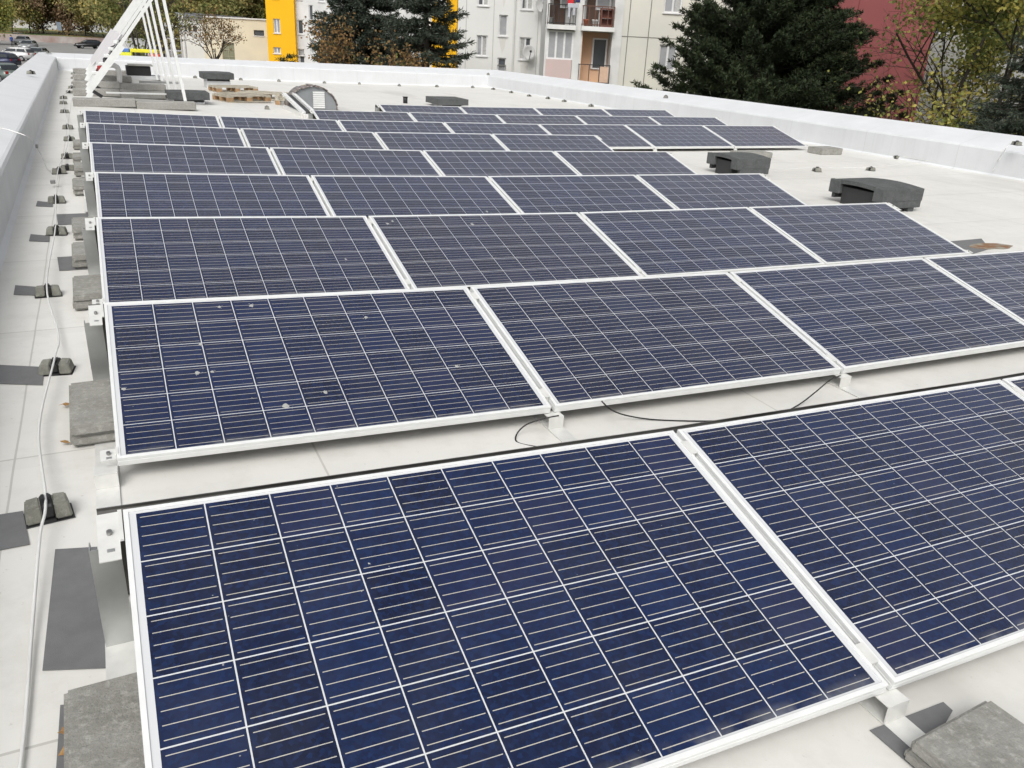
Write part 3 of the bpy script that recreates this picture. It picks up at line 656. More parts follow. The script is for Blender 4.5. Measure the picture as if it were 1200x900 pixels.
# ------------------------------------------------------------------ pallets
wood = simple('pallet_wood', (.46, .42, .34), .8, 0, .35, 8, .3, 60); wood2 = simple('pallet_block', (.40, .25, .13), .8, 0, .4, 12, .3, 60)
def pallet(x, y, ang, label, z0=0, sx=1.0, sy=.7):
    t = empty('pallet', (x, y, rz(x) + z0), (0, 0, R(ang)), label, 'pallet', 'wooden pallets lying on the roof')
    for i in range(3):
        for j in range(3):
            m = MB(); m.box((i * (sx - .12), j * (sy - .1), .022), (i * (sx - .12) / 1 + .12 if i < 3 else 0, j * (sy - .1) + .1, .10))
            for v in m.bm.verts: v.co.x -= i * (sx - .12) / 2; v.co.y -= j * (sy - .1) / 2
            m.build('block', wood2, t)
    for j in range(3): m = MB(); m.box((0, j * (sy - .1) / 2, 0), (sx, j * (sy - .1) / 2 + .1, .0215)); m.build('bottom_board', wood, t)
    for i in range(3): m = MB(); m.box((i * (sx - .12) / 2, 0, .1005), (i * (sx - .12) / 2 + .12, sy, .12)); m.build('stringer_board', wood, t)
    for j in range(5): m = MB(); m.box((0, j * (sy - .08) / 4, .1205), (sx, j * (sy - .08) / 4 + .08, .14)); m.build('top_board', wood, t)
    return t
pallet(2.62, 18.0, 20, 'open wooden pallet beside the dark capped vent')
pallet(3.00, 19.4, -30, 'wooden pallet in the middle of the pallet pile')
pallet(4.25, 17.75, 80, 'wooden pallet turned sideways beside the arched skylight')
pallet(2.75, 20.8, 10, 'wooden pallet farthest back in the pallet pile')

# ------------------------------------------------------------------ arched skylight
t = empty('arched_skylight', (3.6, 15.4, rz(4)), label='grey arched skylight with a white louvred vent in its end', cat='skylight'); r = rz(4)
def L(v): return Vector(v) - t.location
gal = simple('zinc_grey', (.27, .285, .295), .5, .3, .15, 4)
m = MB(); poly = [L((4.17 + .49 * math.cos(a), 16.98, r + .45 * math.sin(a))) for a in np.linspace(0, math.pi, 22)]; m.extrude(poly, (0, .04, 0)); m.build('end_panel', gal, t)
m = MB(); A, B = [], []
for a in np.linspace(.0, math.pi, 18):
    A.append((4.17 + .505 * math.cos(a), 16.94, r + .465 * math.sin(a))); B.append((4.17 + .505 * math.cos(a), 17.4, r + .465 * math.sin(a)))
for k in range(17): m.face([L(A[k]), L(A[k + 1]), L(B[k + 1]), L(B[k])])
o = m.build('arched_cover', simple('brown_plastic', (.20, .17, .16), .3, 0, .2, 5), t, smooth=True); o.modifiers.new('t', 'SOLIDIFY').thickness = .02
m = MB()
for k in range(8): m.box(L((4.17, 16.955, r + .03 + k * .042)), L((4.41, 16.975, r + .03 + k * .042 + .034)))
m.build('louvre', MT['alu'], t)
for xa, nm in ((3.60, 'side_rib'), (3.80, 'side_rib')):
    m = MB(); A = Vector((xa - .02, 17.0, r + .30)); B = Vector((xa + .02, 15.35, r + .08)); m.bar(L(A), L(B), .07, .05)
    for k in range(12): q = A.lerp(B, (k + .5) / 12); m.box(L(q + Vector((-.045, -.02, .026))), L(q + Vector((-.01, .02, .04))))
    m.build(nm, MT['alu'], t)
m = MB(); A = Vector((3.70, 17.0, r + .27)); B = Vector((3.74, 15.35, r + .05)); m.bar(L(A), L(B), .10, .03); m.build('side_glass', MT['dark_metal'], t)
m = MB(); m.box(L((3.58, 15.15, r)), L((4.66, 15.3, r + .07)), bevel=.01); m.box(L((3.56, 15.31, r)), L((3.62, 17.0, r + .08))); m.build('curb', MT['alu_white'], t)

# ------------------------------------------------------------------ buildings behind: plane at right angles to the view
E1 = Vector((.90271, -.43026, 0)); E2 = Vector((.43026, .90271, 0))
def rot_e(): return (0, 0, math.atan2(E1.y, E1.x))
glassm = simple('window_glass', (.10, .11, .12), .12, 0, .4, .6); curtain = simple('window_blind', (.34, .35, .36), .3, 0, .2, 2)
clothm = simple('curtain_cloth', (.46, .46, .44), .9, 0, .35, 9)
upvc = simple('window_frame_white', (.70, .70, .70), .4)
class Facade:
    def __init__(s, name, depth, label, cat='building'):
        s.O = CAM_P + E2 * depth; s.O.z = 0; s.d = depth
        s.t = empty(name, tuple(s.O), rot_e(), label, cat)
    def c(s, px, py, d=0):
        v = ray(px, py); q = CAM_P - (s.O + E2 * d); tt = -q.dot(E2) / v.dot(E2); P = CAM_P + v * tt - s.O
        return P.dot(E1), P.z
    def wall(s, mat, a0, a1, z0, z1, holes, thick=12, d=0, name='wall'):
        m = MB(); A = sorted({a0, a1, *[h[0] for h in holes], *[h[1] for h in holes]}); Z = sorted({z0, z1, *[h[2] for h in holes], *[h[3] for h in holes]})
        A = [a for a in A if a0 <= a <= a1]; Z = [q for q in Z if z0 <= q <= z1]
        for i in range(len(A) - 1):
            for j in range(len(Z) - 1):
                ca, cz = (A[i] + A[i + 1]) / 2, (Z[j] + Z[j + 1]) / 2
                if any(h[0] < ca < h[1] and h[2] < cz < h[3] for h in holes): continue
                m.face([(A[i], d, Z[j]), (A[i + 1], d, Z[j]), (A[i + 1], d, Z[j + 1]), (A[i], d, Z[j + 1])])
        for h in holes:
            dp = h[4] if len(h) > 4 else .18; x0, x1, y0, y1 = h[:4]
            for q in ([(x0, y0), (x1, y0)], [(x1, y0), (x1, y1)], [(x1, y1), (x0, y1)], [(x0, y1), (x0, y0)]):
                m.face([(q[0][0], d, q[0][1]), (q[1][0], d, q[1][1]), (q[1][0], d + dp, q[1][1]), (q[0][0], d + dp, q[0][1])])
            m.face([(x0, d + dp, y0), (x1, d + dp, y0), (x1, d + dp, y1), (x0, d + dp, y1)])
        m.face([(a0, d, z0), (a0, d + thick, z0), (a0, d + thick, z1), (a0, d, z1)]); m.face([(a1, d, z0), (a1, d + thick, z0), (a1, d + thick, z1), (a1, d, z1)])
        m.face([(a0, d, z1), (a1, d, z1), (a1, d + thick, z1), (a0, d + thick, z1)]); m.face([(a0, d + thick, z0), (a1, d + thick, z0), (a1, d + thick, z1), (a0, d + thick, z1)])
        bmesh.ops.remove_doubles(m.bm, verts=m.bm.verts, dist=1e-4)
        return m.build(name, mat, s.t)
    def window(s, h, d=0, mull=1, gm=None, fr=None):
        x0, x1, z0, z1 = h[:4]; dp = .12
        m = MB(); m.box((x0 + .002, d + dp + .02, z0 + .002), (x1 - .002, d + dp + .035, z1 - .002)); o = m.build('window', gm or random.choice([glassm, curtain, glassm]), s.t)
        m = MB(); f = .07
        for a in ((x0 + .001, x0 + f), (x1 - f, x1 - .001)): m.box((a[0], d + dp - .03, z0 + .001), (a[1], d + dp + .015, z1 - .001))
        for b in ((z0 + .001, z0 + f), (z1 - f, z1 - .001)): m.box((x0 + f, d + dp - .03, b[0]), (x1 - f, d + dp + .015, b[1]))
        for k in range(mull):
            c_ = x0 + (x1 - x0) * (k + 1) / (mull + 1); m.box((c_ - .05, d + dp - .035, z0 + f), (c_ + .05, d + dp + .012, z1 - f))
        m.build('frame', fr or upvc, o)
        if random.random() < .6 and x1 - x0 > .6:
            q_ = random.choice((.3, .45, .62)); m = MB(); a_, b_ = (x0 + f, x0 + f + (x1 - x0) * q_) if random.random() < .5 else (x1 - f - (x1 - x0) * q_, x1 - f); m.box((a_, d + dp + .016, z0 + f), (b_, d + dp + .0185, z1 - f)); m.build('curtain', clothm, o)
        m = MB(); m.box((x0 - .05, d - .07, z0 - .06), (x1 + .05, d + dp - .035, z0 - .002)); m.build('sill', upvc, o)
def rect(F, x0, y0, x1, y1, d=0):
    a0 = (F.c(x0, (y0 + y1) / 2, d)[0]); a1 = F.c(x1, (y0 + y1) / 2, d)[0]; z1 = F.c((x0 + x1) / 2, y0, d)[1]; z0 = F.c((x0 + x1) / 2, y1, d)[1]
    return [a0, a1, z0, z1]
def stains(F, holes, d, mat):
    for h in holes:
        if random.random() < .55:
            m = MB(); L_ = random.uniform(.5, 1.3); w_ = (h[1] - h[0]); a = h[0] + w_ * random.uniform(0, .2); b = h[1] - w_ * random.uniform(0, .2)
            P = [(a, d - .004, h[2] - .062), (b, d - .004, h[2] - .062), (b - .08, d - .004, h[2] - L_ * .7), ((a + b) / 2, d - .004, h[2] - L_), (a + .1, d - .004, h[2] - L_ * .6)]
            m.extrude(P, (0, .003, 0)); m.build('rain_stain', mat, F.t)
def stack(h, ks, fh=2.8): return [[h[0], h[1], h[2] + fh * k, h[3] + fh * k] + h[4:] for k in ks]
def plaster(name, a, b, sc=.6): return simple(name, a, .9, 0, 0, sc, .15, 30, col2=b)

# white block of flats
F = Facade('apartment_building', 54, 'white rendered block of flats with a satellite dish left of the balconies')
a0 = F.c(536, 50)[0]; a1 = F.c(642, 50)[0]
H = []
for hh, ks in ((rect(F, 558.4, 41.4, 571, 65.6), (-1, 0, 1, 2, 3)), (rect(F, 584.6, 17.5, 594.8, 42.3), (-1, 0, 1, 2)), (rect(F, 608.5, 43.8, 622, 70), (-1, 0, 1, 2, 3))): H += stack(hh, ks)
H.append(rect(F, 582.6, 67.7, 592.8, 94))
H = [h for h in H if h[2] > GZ + .3]
F.wall(plaster('white_render', (.70, .70, .68), (.60, .60, .58), .25), a0, a1, GZ, 11, H)
for h in H: F.window(h, mull=0 if h[1] - h[0] < .62 else 1)
stains(F, H, 0, plaster('stain_white', (.62, .61, .58), (.56, .55, .52)))
m = MB(); a = F.c(602, 40)[0]; m.box((a - .05, -.12, GZ), (a + .05, -.02, 11)); m.build('downpipe', plaster('pipe_white', (.6, .6, .58), (.5, .5, .48)), F.t)
m = MB(); 
for px in (546, 578, 630): a = F.c(px, 40)[0]; m.box((a - .02, -.012, GZ), (a + .02, -.002, 11))
m.build('render_joint', simple('joint_grey', (.46, .46, .44), .9), F.t)
def dish(F, px, py, r, lb):
    a, z = F.c(px, py, -.5); t = empty('satellite_dish', tuple(F.O + E1 * a - E2 * .5 + Vector((0, 0, z))), (R(78), 0, rot_e()[2] + R(18)), lb, 'satellite dish', 'satellite dishes on the white block')
    m = MB(); n = 20; rings = []
    for k in range(5):
        q = r * k / 4; rings.append([m.bm.verts.new((q * math.cos(2 * math.pi * i / n), q * 1.08 * math.sin(2 * math.pi * i / n), .35 * q * q / r)) for i in range(n)] if k else [m.bm.verts.new((0, 0, 0))])
    for i in range(n): m.bm.faces.new((rings[0][0], rings[1][i], rings[1][(i + 1) % n]))
    for k in range(1, 4):
        for i in range(n): m.bm.faces.new((rings[k][i], rings[k + 1][i], rings[k + 1][(i + 1) % n], rings[k][(i + 1) % n]))
    o = m.build('reflector', simple('dish_grey', (.55, .55, .54), .5), t, smooth=True); o.modifiers.new('t', 'SOLIDIFY').thickness = .012
    m = MB(); m.tube([(0, -r, .3 * r), (0, -r * .5, r * .9), (0, 0, r * 1.1)], .018, 6); m.box((-.06, -.06, r * 1.05), (.06, .06, r * 1.25), bevel=.01); m.build('receiver_arm', MT['dark_metal'], t)
    m = MB(); m.tube([(0, 0, -.02), (0, -.1, -.45)], .03, 6); m.build('wall_mount', MT['dark_metal'], t)
dish(F, 619, 62, .40, 'round grey satellite dish in front of the white block, lower one'); dish(F, 634, 6, .42, 'round grey satellite dish beside the upper balcony')

# block with balconies and cream wall
G = Facade('apartment_building', 46.5, 'cream block of flats with two stacks of balconies, one painted orange')
whitew = plaster('pier_white', (.70, .70, .68), (.50, .50, .49)); creamw = plaster('cream_panel', (.65, .63, .545), (.54, .535, .49), .3)
orange = plaster('orange_render', (.68, .44, .29), (.62, .40, .26)); pinkw = plaster('pink_panel', (.55, .42, .40), (.50, .40, .38))
floor0 = G.c(690, 98)[1]                            # floor of the lowest loggia seen
aL, aM0, aM1, aR0, aR1 = [G.c(px, 60)[0] for px in (638, 671, 681, 716, 727)]
levels = [floor0 + 2.8 * k for k in (-1, 0, 1, 2, 3)]
LH_ = []
for zf in levels:
    if zf < GZ: continue
    LH_.append([aL + .15, aM0, zf, zf + 2.55, 1.5]); LH_.append([aM1, aR0, zf, zf + 2.55, 1.5])
G.wall(whitew, aL, aR1, GZ, 11, LH_, thick=12)
aE = G.c(962, 60)[0]
CH = []
for hh in (rect(G, 772, 52.5, 792.5, 83), ): CH += stack(hh, (-1, 0, 1, 2, 3))
wd = CH[0][1] - CH[0][0]
for off in (3.9, 7.4): CH += [[h[0] + off, h[1] + off, h[2], h[3]] for h in CH[:5]]
CH = [h for h in CH if h[2] > GZ + .3]
G.wall(creamw, aR1 + .004, aE, GZ, 11, CH, thick=12, d=.05, name='cream_wall')
for h in CH: G.window(h, d=.05, gm=curtain)
stains(G, CH, .05, plaster('stain_cream', (.66, .57, .43), (.60, .54, .43)))
m = MB()
for px in (734, 758, 809, 860): a = G.c(px, 60)[0]; m.box((a - .022, .040, GZ), (a + .022, .0485, 11))
for k in (-1, 0, 1, 2, 3): z = G.c(750, 43.5)[1] + 2.8 * (k - 0); m.box((aR1 + .01, .039, z - .02), (aE, .0480, z + .02))
m.build('panel_joint', simple('joint_dark', (.20, .195, .17), .9), G.t)
# loggias
railm = MT['dark_metal']
rustm = simple('rail_rust', (.13, .06, .04), .7)
def rail(F, a0, a1, zf, d, mat, n, name='balcony_railing', dens=False):
    m = MB()
    for z_ in (zf + .08, zf + .95): m.box((a0, d - .02, z_ - .02), (a1, d + .02, z_ + .02))
    for k in range(n + 1): a = a0 + (a1 - a0) * k / n; m.box((a - .018, d - .018, zf - .02), (a + .018, d + .018, zf + .93))
    for e_ in (a0, a1):
        m.box((e_ - .02, d + .02, zf + .93), (e_ + .02, .1, zf + .97)); m.box((e_ - .02, d + .02, zf + .06), (e_ + .02, .1, zf + .10))
    m.build(name, mat, F.t)
zs = {0: floor0, 1: floor0 + 2.8}
for k in (-1, 0, 1, 2, 3):
    zf = floor0 + 2.8 * k
    if zf < GZ: continue
    for side, (a, b) in (('l', (aL + .15, aM0)), ('r', (aM1, aR0))):
        if not (k == 0):
            m = MB(); m.box((a - .1, -.35, zf - .22), (b + .06, -.004, zf - .003)); m.build('balcony_slab', whitew, G.t)
        else:
            if side == 'r': m = MB(); m.box((a - .1, -.35, zf - .2), (b + .05, -.004, zf - .003)); m.build('balcony_slab', whitew, G.t)
        if side == 'l' and k == 0:
            m = MB(); m.box((a - .05, -.06, zf + .0), (b - .02, -.01, zf + 1.12)); m.build('balcony_panel', pinkw, G.t, label='pink balcony parapet panel')
            m = MB(); m.box((a, .03, zf + 1.13), (b - .03, .05, zf + 2.5)); o = m.build('balcony_glazing', curtain, G.t)
            m = MB()
            for q in range(4): c_ = a + (b - a - .03) * q / 3; m.box((c_ - .05, -.005, zf + 1.13), (c_ + .05, .025, zf + 2.5))
            m.box((a, -.01, zf + 1.12), (b - .03, .028, zf + 1.2)); m.box((a, -.01, zf + 2.45), (b - .03, .028, zf + 2.52)); m.build('frame', upvc, o)
        else:
            rail(G, a - .08, b + .02 if side == 'l' else b - .02, zf, -.32, railm if k == 0 else (rustm if side == 'r' else railm), 3 if k == 0 else 5)
        if side == 'r' and k == 0:
            m = MB()
            m.box((a + .004, 1.46, zf + .004), (b - .004, 1.495, zf + 2.54)); m.box((a + .003, .01, zf + .004), (a + .03, 1.455, zf + 2.54)); m.build('orange_lining', orange, G.t, label='orange painted balcony lining')
            m = MB(); m.box((a + 1.0, -.30, zf + .05), (b - .08, -.27, zf + .88)); m.build('balcony_screen', simple('reed_screen', (.60, .42, .31), .8), G.t)
        # door and window inside the loggia
        da = a + (b - a) * .48
        m = MB(); m.box((da, 1.38, zf + (.75 if k == 0 else .9)), (b - .12, 1.40, zf + 2.2)); o = m.build('window', glassm if k != 1 else curtain, G.t)
        m = MB(); x0, x1, z0, z1 = da - .06, b - .06, zf + (.69 if k == 0 else .84), zf + 2.26
        m.box((x0, 1.355, z0), (x0 + .09, 1.375, z1)); m.box((x1 - .09, 1.355, z0), (x1, 1.375, z1)); m.box((x0 + .09, 1.355, z0), (x1 - .09, 1.375, z0 + .07)); m.box((x0 + .09, 1.355, z1 - .07), (x1 - .09, 1.375, z1)); m.build('frame', upvc, o)
        if not (side == 'r' and k == 0):
            m = MB(); m.box((a + .25, 1.40, zf + .02), (a + .9, 1.43, zf + 2.2)); m.build('balcony_door', simple('door_brown', (.10, .055, .035), .6) if k == 1 else glassm, G.t)
# things on the balconies
def bal(name, box, mat, lb, cat, bev=.02, grp=None):
    m = MB()
    for b in box: m.box(b[0], b[1], bevel=bev)
    o = m.build(name, mat); o.location = G.O; o.rotation_euler = rot_e(); tag(o, lb, cat, grp); return o
zf = floor0 + 2.8
am = (aL + aM0) / 2
bal('red_laundry', [((am + .30, -.05, zf + .95), (am + .62, -.01, zf + 2.2))], simple('red_cloth', (.62, .03, .04), .9, 0, .2, 9), 'red clothes hanging on the upper left balcony', 'laundry')
bal('blue_laundry', [((am + .70, -.05, zf + 1.1), (am + .95, -.01, zf + 2.25))], simple('navy_cloth', (.03, .03, .12), .9), 'dark blue clothes hanging on the upper left balcony', 'laundry')
bal('white_laundry', [((am - .25, -.05, zf + 1.5), (am + .10, -.01, zf + 2.2))], simple('white_cloth', (.6, .6, .6), .9), 'white shirt hanging on the upper left balcony', 'laundry')
bal('grey_laundry', [((am + .34, -.40, zf + .35), (am + .46, -.36, zf + 1.0)), ((am + .58, -.40, zf + .45), (am + .70, -.36, zf + 1.0)), ((am + .30, -.41, zf + .8), (am + .85, -.37, zf + 1.02))], simple('grey_cloth', (.45, .46, .5), .9), 'grey clothes draped over the railing of the upper left balcony', 'laundry')
ch = [((am - .75, .3, zf + .35), (am - .3, .75, zf + .41))] + [((am - .75 + dx, .3 + dy, zf), (am - .71 + dx, .34 + dy, zf + .35)) for dx in (0, .41) for dy in (0, .41)] + [((am - .75, .71, zf + .42), (am - .3, .75, zf + .95))]
bal('balcony_chair', ch, simple('chair_wood', (.08, .05, .04), .7), 'dark chair standing on the upper left balcony', 'chair', .004)
ar = (aM1 + aR0) / 2
cab = [((ar + .1, .2, zf), (ar + .75, .6, zf + .06)), ((ar + .1, .2, zf + .42), (ar + .75, .6, zf + .47)), ((ar + .1, .2, zf + .84), (ar + .75, .6, zf + .90)), ((ar + .1, .2, zf + .061), (ar + .15, .6, zf + .419)), ((ar + .7, .2, zf + .061), (ar + .75, .6, zf + .419)), ((ar + .1, .2, zf + .471), (ar + .15, .6, zf + .839)), ((ar + .7, .2, zf + .471), (ar + .75, .6, zf + .839)), ((ar + .15, .55, zf + .07), (ar + .7, .58, zf + .41)), ((ar + .15, .55, zf + .48), (ar + .7, .58, zf + .83))]
bal('wooden_shelf', cab, simple('shelf_wood', (.16, .05, .03), .6), 'reddish wooden shelf on the upper right balcony', 'shelf', .004)
for q, mt_, lb in (((-.65), 'terracotta', 'terracotta flower pot at the left of the upper right balcony'), ((-.2), 'whitepot', 'white flower pot in the middle of the upper right balcony')):
    m = MB(); m.tube([(0, 0, 0), (0, 0, .26), (0, 0, .28), (0, 0, .32)], [.10, .15, .17, .17], 12); o = m.build('flower_pot', simple(mt_, (.35, .11, .06) if mt_[0] == 't' else (.6, .6, .58), .7)); o.location = G.O + E1 * (ar + q) - E2 * .15 + Vector((0, 0, zf)); tag(o, lb, 'flower pot')

# yellow and white tower further left
T = Facade('apartment_building', 80, 'white block of flats with bright yellow bays behind the spruces')
yel = plaster('yellow_render', (.80, .43, .005), (.76, .40, .005)); w2 = plaster('white_render_far', (.68, .68, .67), (.53, .53, .52))
HW = []
for hh in (rect(T, 362, 5.8, 367, 23.3), rect(T, 349, 23.3, 355.4, 40), rect(T, 374.4, 23.3, 381.6, 42.3)): HW += stack(hh, (-1, 0, 1, 2))
HW.append(rect(T, 348.7, 57.4, 357, 65)); HW += stack(rect(T, 420, 23, 428, 42), (-1, 0, 1)) + stack(rect(T, 455, 23, 463, 42), (-1, 0, 1)) + stack(rect(T, 486, 23, 494, 42), (-1, 0, 1))
HW = [h for h in HW if not (h[2] < HW[-1][2] - 9)]
aw0, aw1 = T.c(345.5, 30)[0], T.c(506, 30)[0]
T.wall(w2, aw0, aw1, GZ, 11, HW)
for h in HW: T.window(h, mull=0)
for (p0, p1, wr, nm) in ((312.5, 345.5, (320.4, 21.9, 328.3, 38.8), 'a'), (506, 535.5, (512, -7, 523, 11), 'b')):
    b0, b1 = T.c(p0, 30, -.6)[0], T.c(p1, 30, -.6)[0]; HY = stack(rect(T, *wr, d=-.6), (-1, 0, 1, 2))
    if nm == 'a': HY = HY[1:] + [rect(T, 320.4, 55.4, 329, 62.7, -.6)]
    T.wall(yel, b0, b1, GZ, 11, HY, d=-.6, thick=12, name='yellow_bay')
    for h in HY: T.window(h, d=-.6, gm=curtain)

# low cream workshop
K = Facade('workshop_building', 86, 'low cream flat roofed building with a white left part behind the bare tree')
k0, k1, k2 = K.c(211.5, 40)[0], K.c(238, 40)[0], K.c(330, 40)[0]
KH = [rect(K, 297.5, 35.4, 309.4, 41.9), rect(K, 313, 36, 317, 42.4)]; DR = rect(K, 260.5, 50.4, 275, 73); DR[2] = max(DR[2], GZ + .4)
zc = K.c(275, 22)[1]
creamk = plaster('cream_render', (.62, .56, .42), (.55, .50, .39))
K.wall(creamk, k1 + .004, k2, GZ, zc, KH + [DR + [.3]], thick=14, name='cream_wall')
m = MB(); m.box((k1 - .05, -.12, zc + .004), (k2, 14.1, zc + .12)); m.build('roof_edge', whitew, K.t)
for h in KH: K.window(h, mull=0, gm=glassm, fr=MT['dark_metal'])
m = MB(); m.box((DR[0] + .05, .15, DR[2]), (DR[1] - .05, .2, DR[3] - .05)); d_ = m.build('door', simple('green_door', (.20, .20, .13), .4), K.t)
m = MB()
for fx in (.0, .48, .96): a = DR[0] + (DR[1] - DR[0]) * fx * .99; m.box((a, .10, DR[2]), (a + .06, .145, DR[3]))
for fz in (.3, .65, .97): z_ = DR[2] + (DR[3] - DR[2]) * fz; m.box((DR[0] + .07, .11, z_ - .03), (DR[1] - .07, .14, z_ + .03))
m.build('frame', simple('door_frame', (.30, .29, .20), .5), d_)
WH = [rect(K, 214.7, 29.7, 218.7, 36.9), rect(K, 220.4, 29.7, 224.6, 36.9), rect(K, 226, 30, 230.6, 37.2)]
zw = K.c(225, 20)[1]
K.wall(plaster('white_wall_k', (.60, .60, .56), (.55, .54, .50)), k0, k1, GZ, zw, WH, thick=14, name='white_wall')
for h in WH: K.window(h, mull=0, gm=glassm, fr=MT['dark_metal'])
m = MB(); m.box((k0 - .2, -.35, zw + .004), (k1 + .15, 14, zw + .35)); m.build('roof', simple('grey_roof', (.18, .19, .21), .6), K.t)
# dark number on the wall, too small to make out fully
fc = bpy.data.curves.new('wall_number', 'FONT'); fc.body = '5 - 08'; fc.size = .42; fc.extrude = .01; q_ = bpy.data.objects.new('q', fc); COL.objects.link(q_); bpy.context.view_layer.update(); me_ = bpy.data.meshes.new_from_object(q_.evaluated_get(bpy.context.evaluated_depsgraph_get())); bpy.data.objects.remove(q_); o = bpy.data.objects.new('wall_number', me_); COL.objects.link(o); o.parent = K.t
a_, z_ = K.c(241.5, 61); o.location = (a_, -.02, z_); o.rotation_euler = (R(90), 0, 0); me_.materials.clear(); me_.materials.append(MT['dark_metal'])
# lattice climbing tower in front
t = empty('lattice_ladder', tuple(CAM_P + E2 * 64 + E1 * ((203 - 600) / FPX * 64 * 1.03)), rot_e(), 'white lattice ladder tower left of the low cream building', 'ladder tower'); t.location.z = GZ
P0 = at(203, 40, d=62); t.location = (P0.x, P0.y, GZ)
for x, y in ((-.55, 0), (.0, 0), (.55, 0), (.55, .8), (-.55, .8)): m = MB(); m.box((x - .05, y - .05, 0), (x + .05, y + .05, 5.7 if x > .3 else 5.0)); m.build('post', upvc, t)
for k in range(6): m = MB(); m.box((-.55, -.04, .5 + k * .85), (.55, .04, .58 + k * .85)); m.build('rung', upvc, t)

# red gable and grey block on the right
Q = Facade('apartment_building', 40, 'block of flats with a plain dark red gable wall')
redw = simple('red_render', (.255, .074, .075), .9, 0, .12, .5, .2, 40)
qa0 = Q.c(948, 50)[0]; qa1 = Q.c(1093, 45)[0]
Q.wall(redw, qa0, qa1, GZ, 11, [], thick=5, name='gable_wall')
m = MB()
for k in (-1, 0, 1, 2, 3): z_ = Q.c(1017, 55.5)[1] + 2.8 * k; m.box((qa0, -.012, z_ - .018), (qa1, -.003, z_ + .018))
for px in (998, 1048): a = Q.c(px, 50)[0]; m.box((a - .015, -.0115, GZ), (a + .015, -.0025, 11))
m.build('panel_joint', simple('joint_red', (.17, .04, .04), .9), Q.t)
m = MB()
for (x0, y0, x1, y1, w_) in ((1000, 43, 998, 51, .06), (996, 62, 997, 70, .05), (994, 73, 995, 84, .04), (966, 10, 965, 24, .04)):
    a, z_ = Q.c(x0, y0); b, zz = Q.c(x1, y1); m.bar((a, -.01, z_), (b, -.01, zz), w_, .01, up=(0, 1, 0))
m.build('peeled_render', simple('peeled', (.5, .45, .42), .9), Q.t)
W3 = Facade('apartment_building', 46, 'pale grey block of flats seen between the red gable and the autumn tree')
b0, b1 = W3.c(1070, 50)[0], W3.c(1215, 50)[0]; HH = []
for hh in (rect(W3, 1098, 18, 1110, 43), rect(W3, 1135, 18, 1147, 43), rect(W3, 1172, 18, 1184, 43)): HH += stack(hh, (-1, 0, 1, 2))
HH = [h for h in HH if h[2] > GZ + .3]
W3.wall(plaster('grey_render', (.46, .46, .45), (.40, .40, .39)), b0, b1, GZ, 11, HH)
for h in HH: W3.window(h)
# far white block behind the park trees
Z = Facade('apartment_building', 225, 'white block of flats far behind the park trees on the left')
z0, z1 = Z.c(12, 20)[0], Z.c(130, 20)[0]; HZ = []
for px in (20, 35, 48, 66, 84, 100, 118):
    HZ += stack(rect(Z, px, 1, px + 5, 8), (0, 1, 2), 3.4)
Z.wall(simple('far_render', (.50, .50, .50), .9), z0, z1, GZ, 16, HZ)
for h in HZ: Z.window(h)
m = MB(); m.box((z0, -1.2, Z.c(60, 13)[1] - .2), (z1, -.01, Z.c(60, 13)[1] + .3)); m.build('balcony_band', whitew, Z.t)

# ------------------------------------------------------------------ vegetation
def leafmesh(name, P, D, Lh, Wd, tint, mats, parent, flat=.0, curl=True):
    """P positions, D directions; every blade is a small folded quad pair"""
    n = len(P); P = np.asarray(P); D = np.asarray(D); D = D / (np.linalg.norm(D, axis=1, keepdims=True) + 1e-9)
    A = rng.normal(size=(n, 3)); S = np.cross(D, A); S /= (np.linalg.norm(S, axis=1, keepdims=True) + 1e-9)
    Lh = np.broadcast_to(np.asarray(Lh, float), (n,))[:, None]; Wd = np.broadcast_to(np.asarray(Wd, float), (n,))[:, None]
    V = np.stack([P, P + D * Lh * .45 + S * Wd, P + D * Lh, P + D * Lh * .45 - S * Wd], 1).reshape(-1, 3)
    me = bpy.data.meshes.new(name); me.vertices.add(4 * n); me.vertices.foreach_set('co', V.ravel()); me.loops.add(4 * n); me.polygons.add(n)
    me.loops.foreach_set('vertex_index', np.arange(4 * n)); me.polygons.foreach_set('loop_start', np.arange(0, 4 * n, 4)); me.polygons.foreach_set('loop_total', np.full(n, 4))
    at_ = me.attributes.new('tint', 'FLOAT', 'FACE'); at_.data.foreach_set('value', np.asarray(tint, float))
    me.update(); me.validate(); me.materials.append(mats); o = bpy.data.objects.new(name, me); COL.objects.link(o); o.parent = parent; return o
def leafmat(name, cols, rough=.7, trans=.25):
    m, n, p = new_mat(name); a = n.nodes.new('ShaderNodeAttribute'); a.attribute_name = 'tint'; cr = n.nodes.new('ShaderNodeValToRGB'); n.links.new(a.outputs['Fac'], cr.inputs[0])
    e = cr.color_ramp.elements
    for k, c in enumerate(cols):
        q = e[k] if k < 2 else e.new(1); q.position = k / (len(cols) - 1); q.color = (*c, 1)
    for k, c in enumerate(cols): e[k].position = k / (len(cols) - 1); e[k].color = (*c, 1)
    n.links.new(cr.outputs[0], p.inputs['Base Color']); p.inputs['Roughness'].default_value = rough; p.inputs['Specular IOR Level'].default_value = .25
    if trans:
        tr = n.nodes.new('ShaderNodeBsdfTranslucent'); n.links.new(cr.outputs[0], tr.inputs[0]); mx = n.nodes.new('ShaderNodeMixShader'); mx.inputs[0].default_value = trans
        n.links.new(p.outputs[0], mx.inputs[1]); n.links.new(tr.outputs[0], mx.inputs[2]); n.links.new(mx.outputs[0], n.nodes['Material Output'].inputs[0])
    return m
bark = simple('bark', (.055, .045, .035), .95, 0, .4, 5, .6, 20)
spruceM = leafmat('spruce_needles', [(.022, .032, .022), (.048, .062, .044), (.085, .105, .080)], .7, 0)
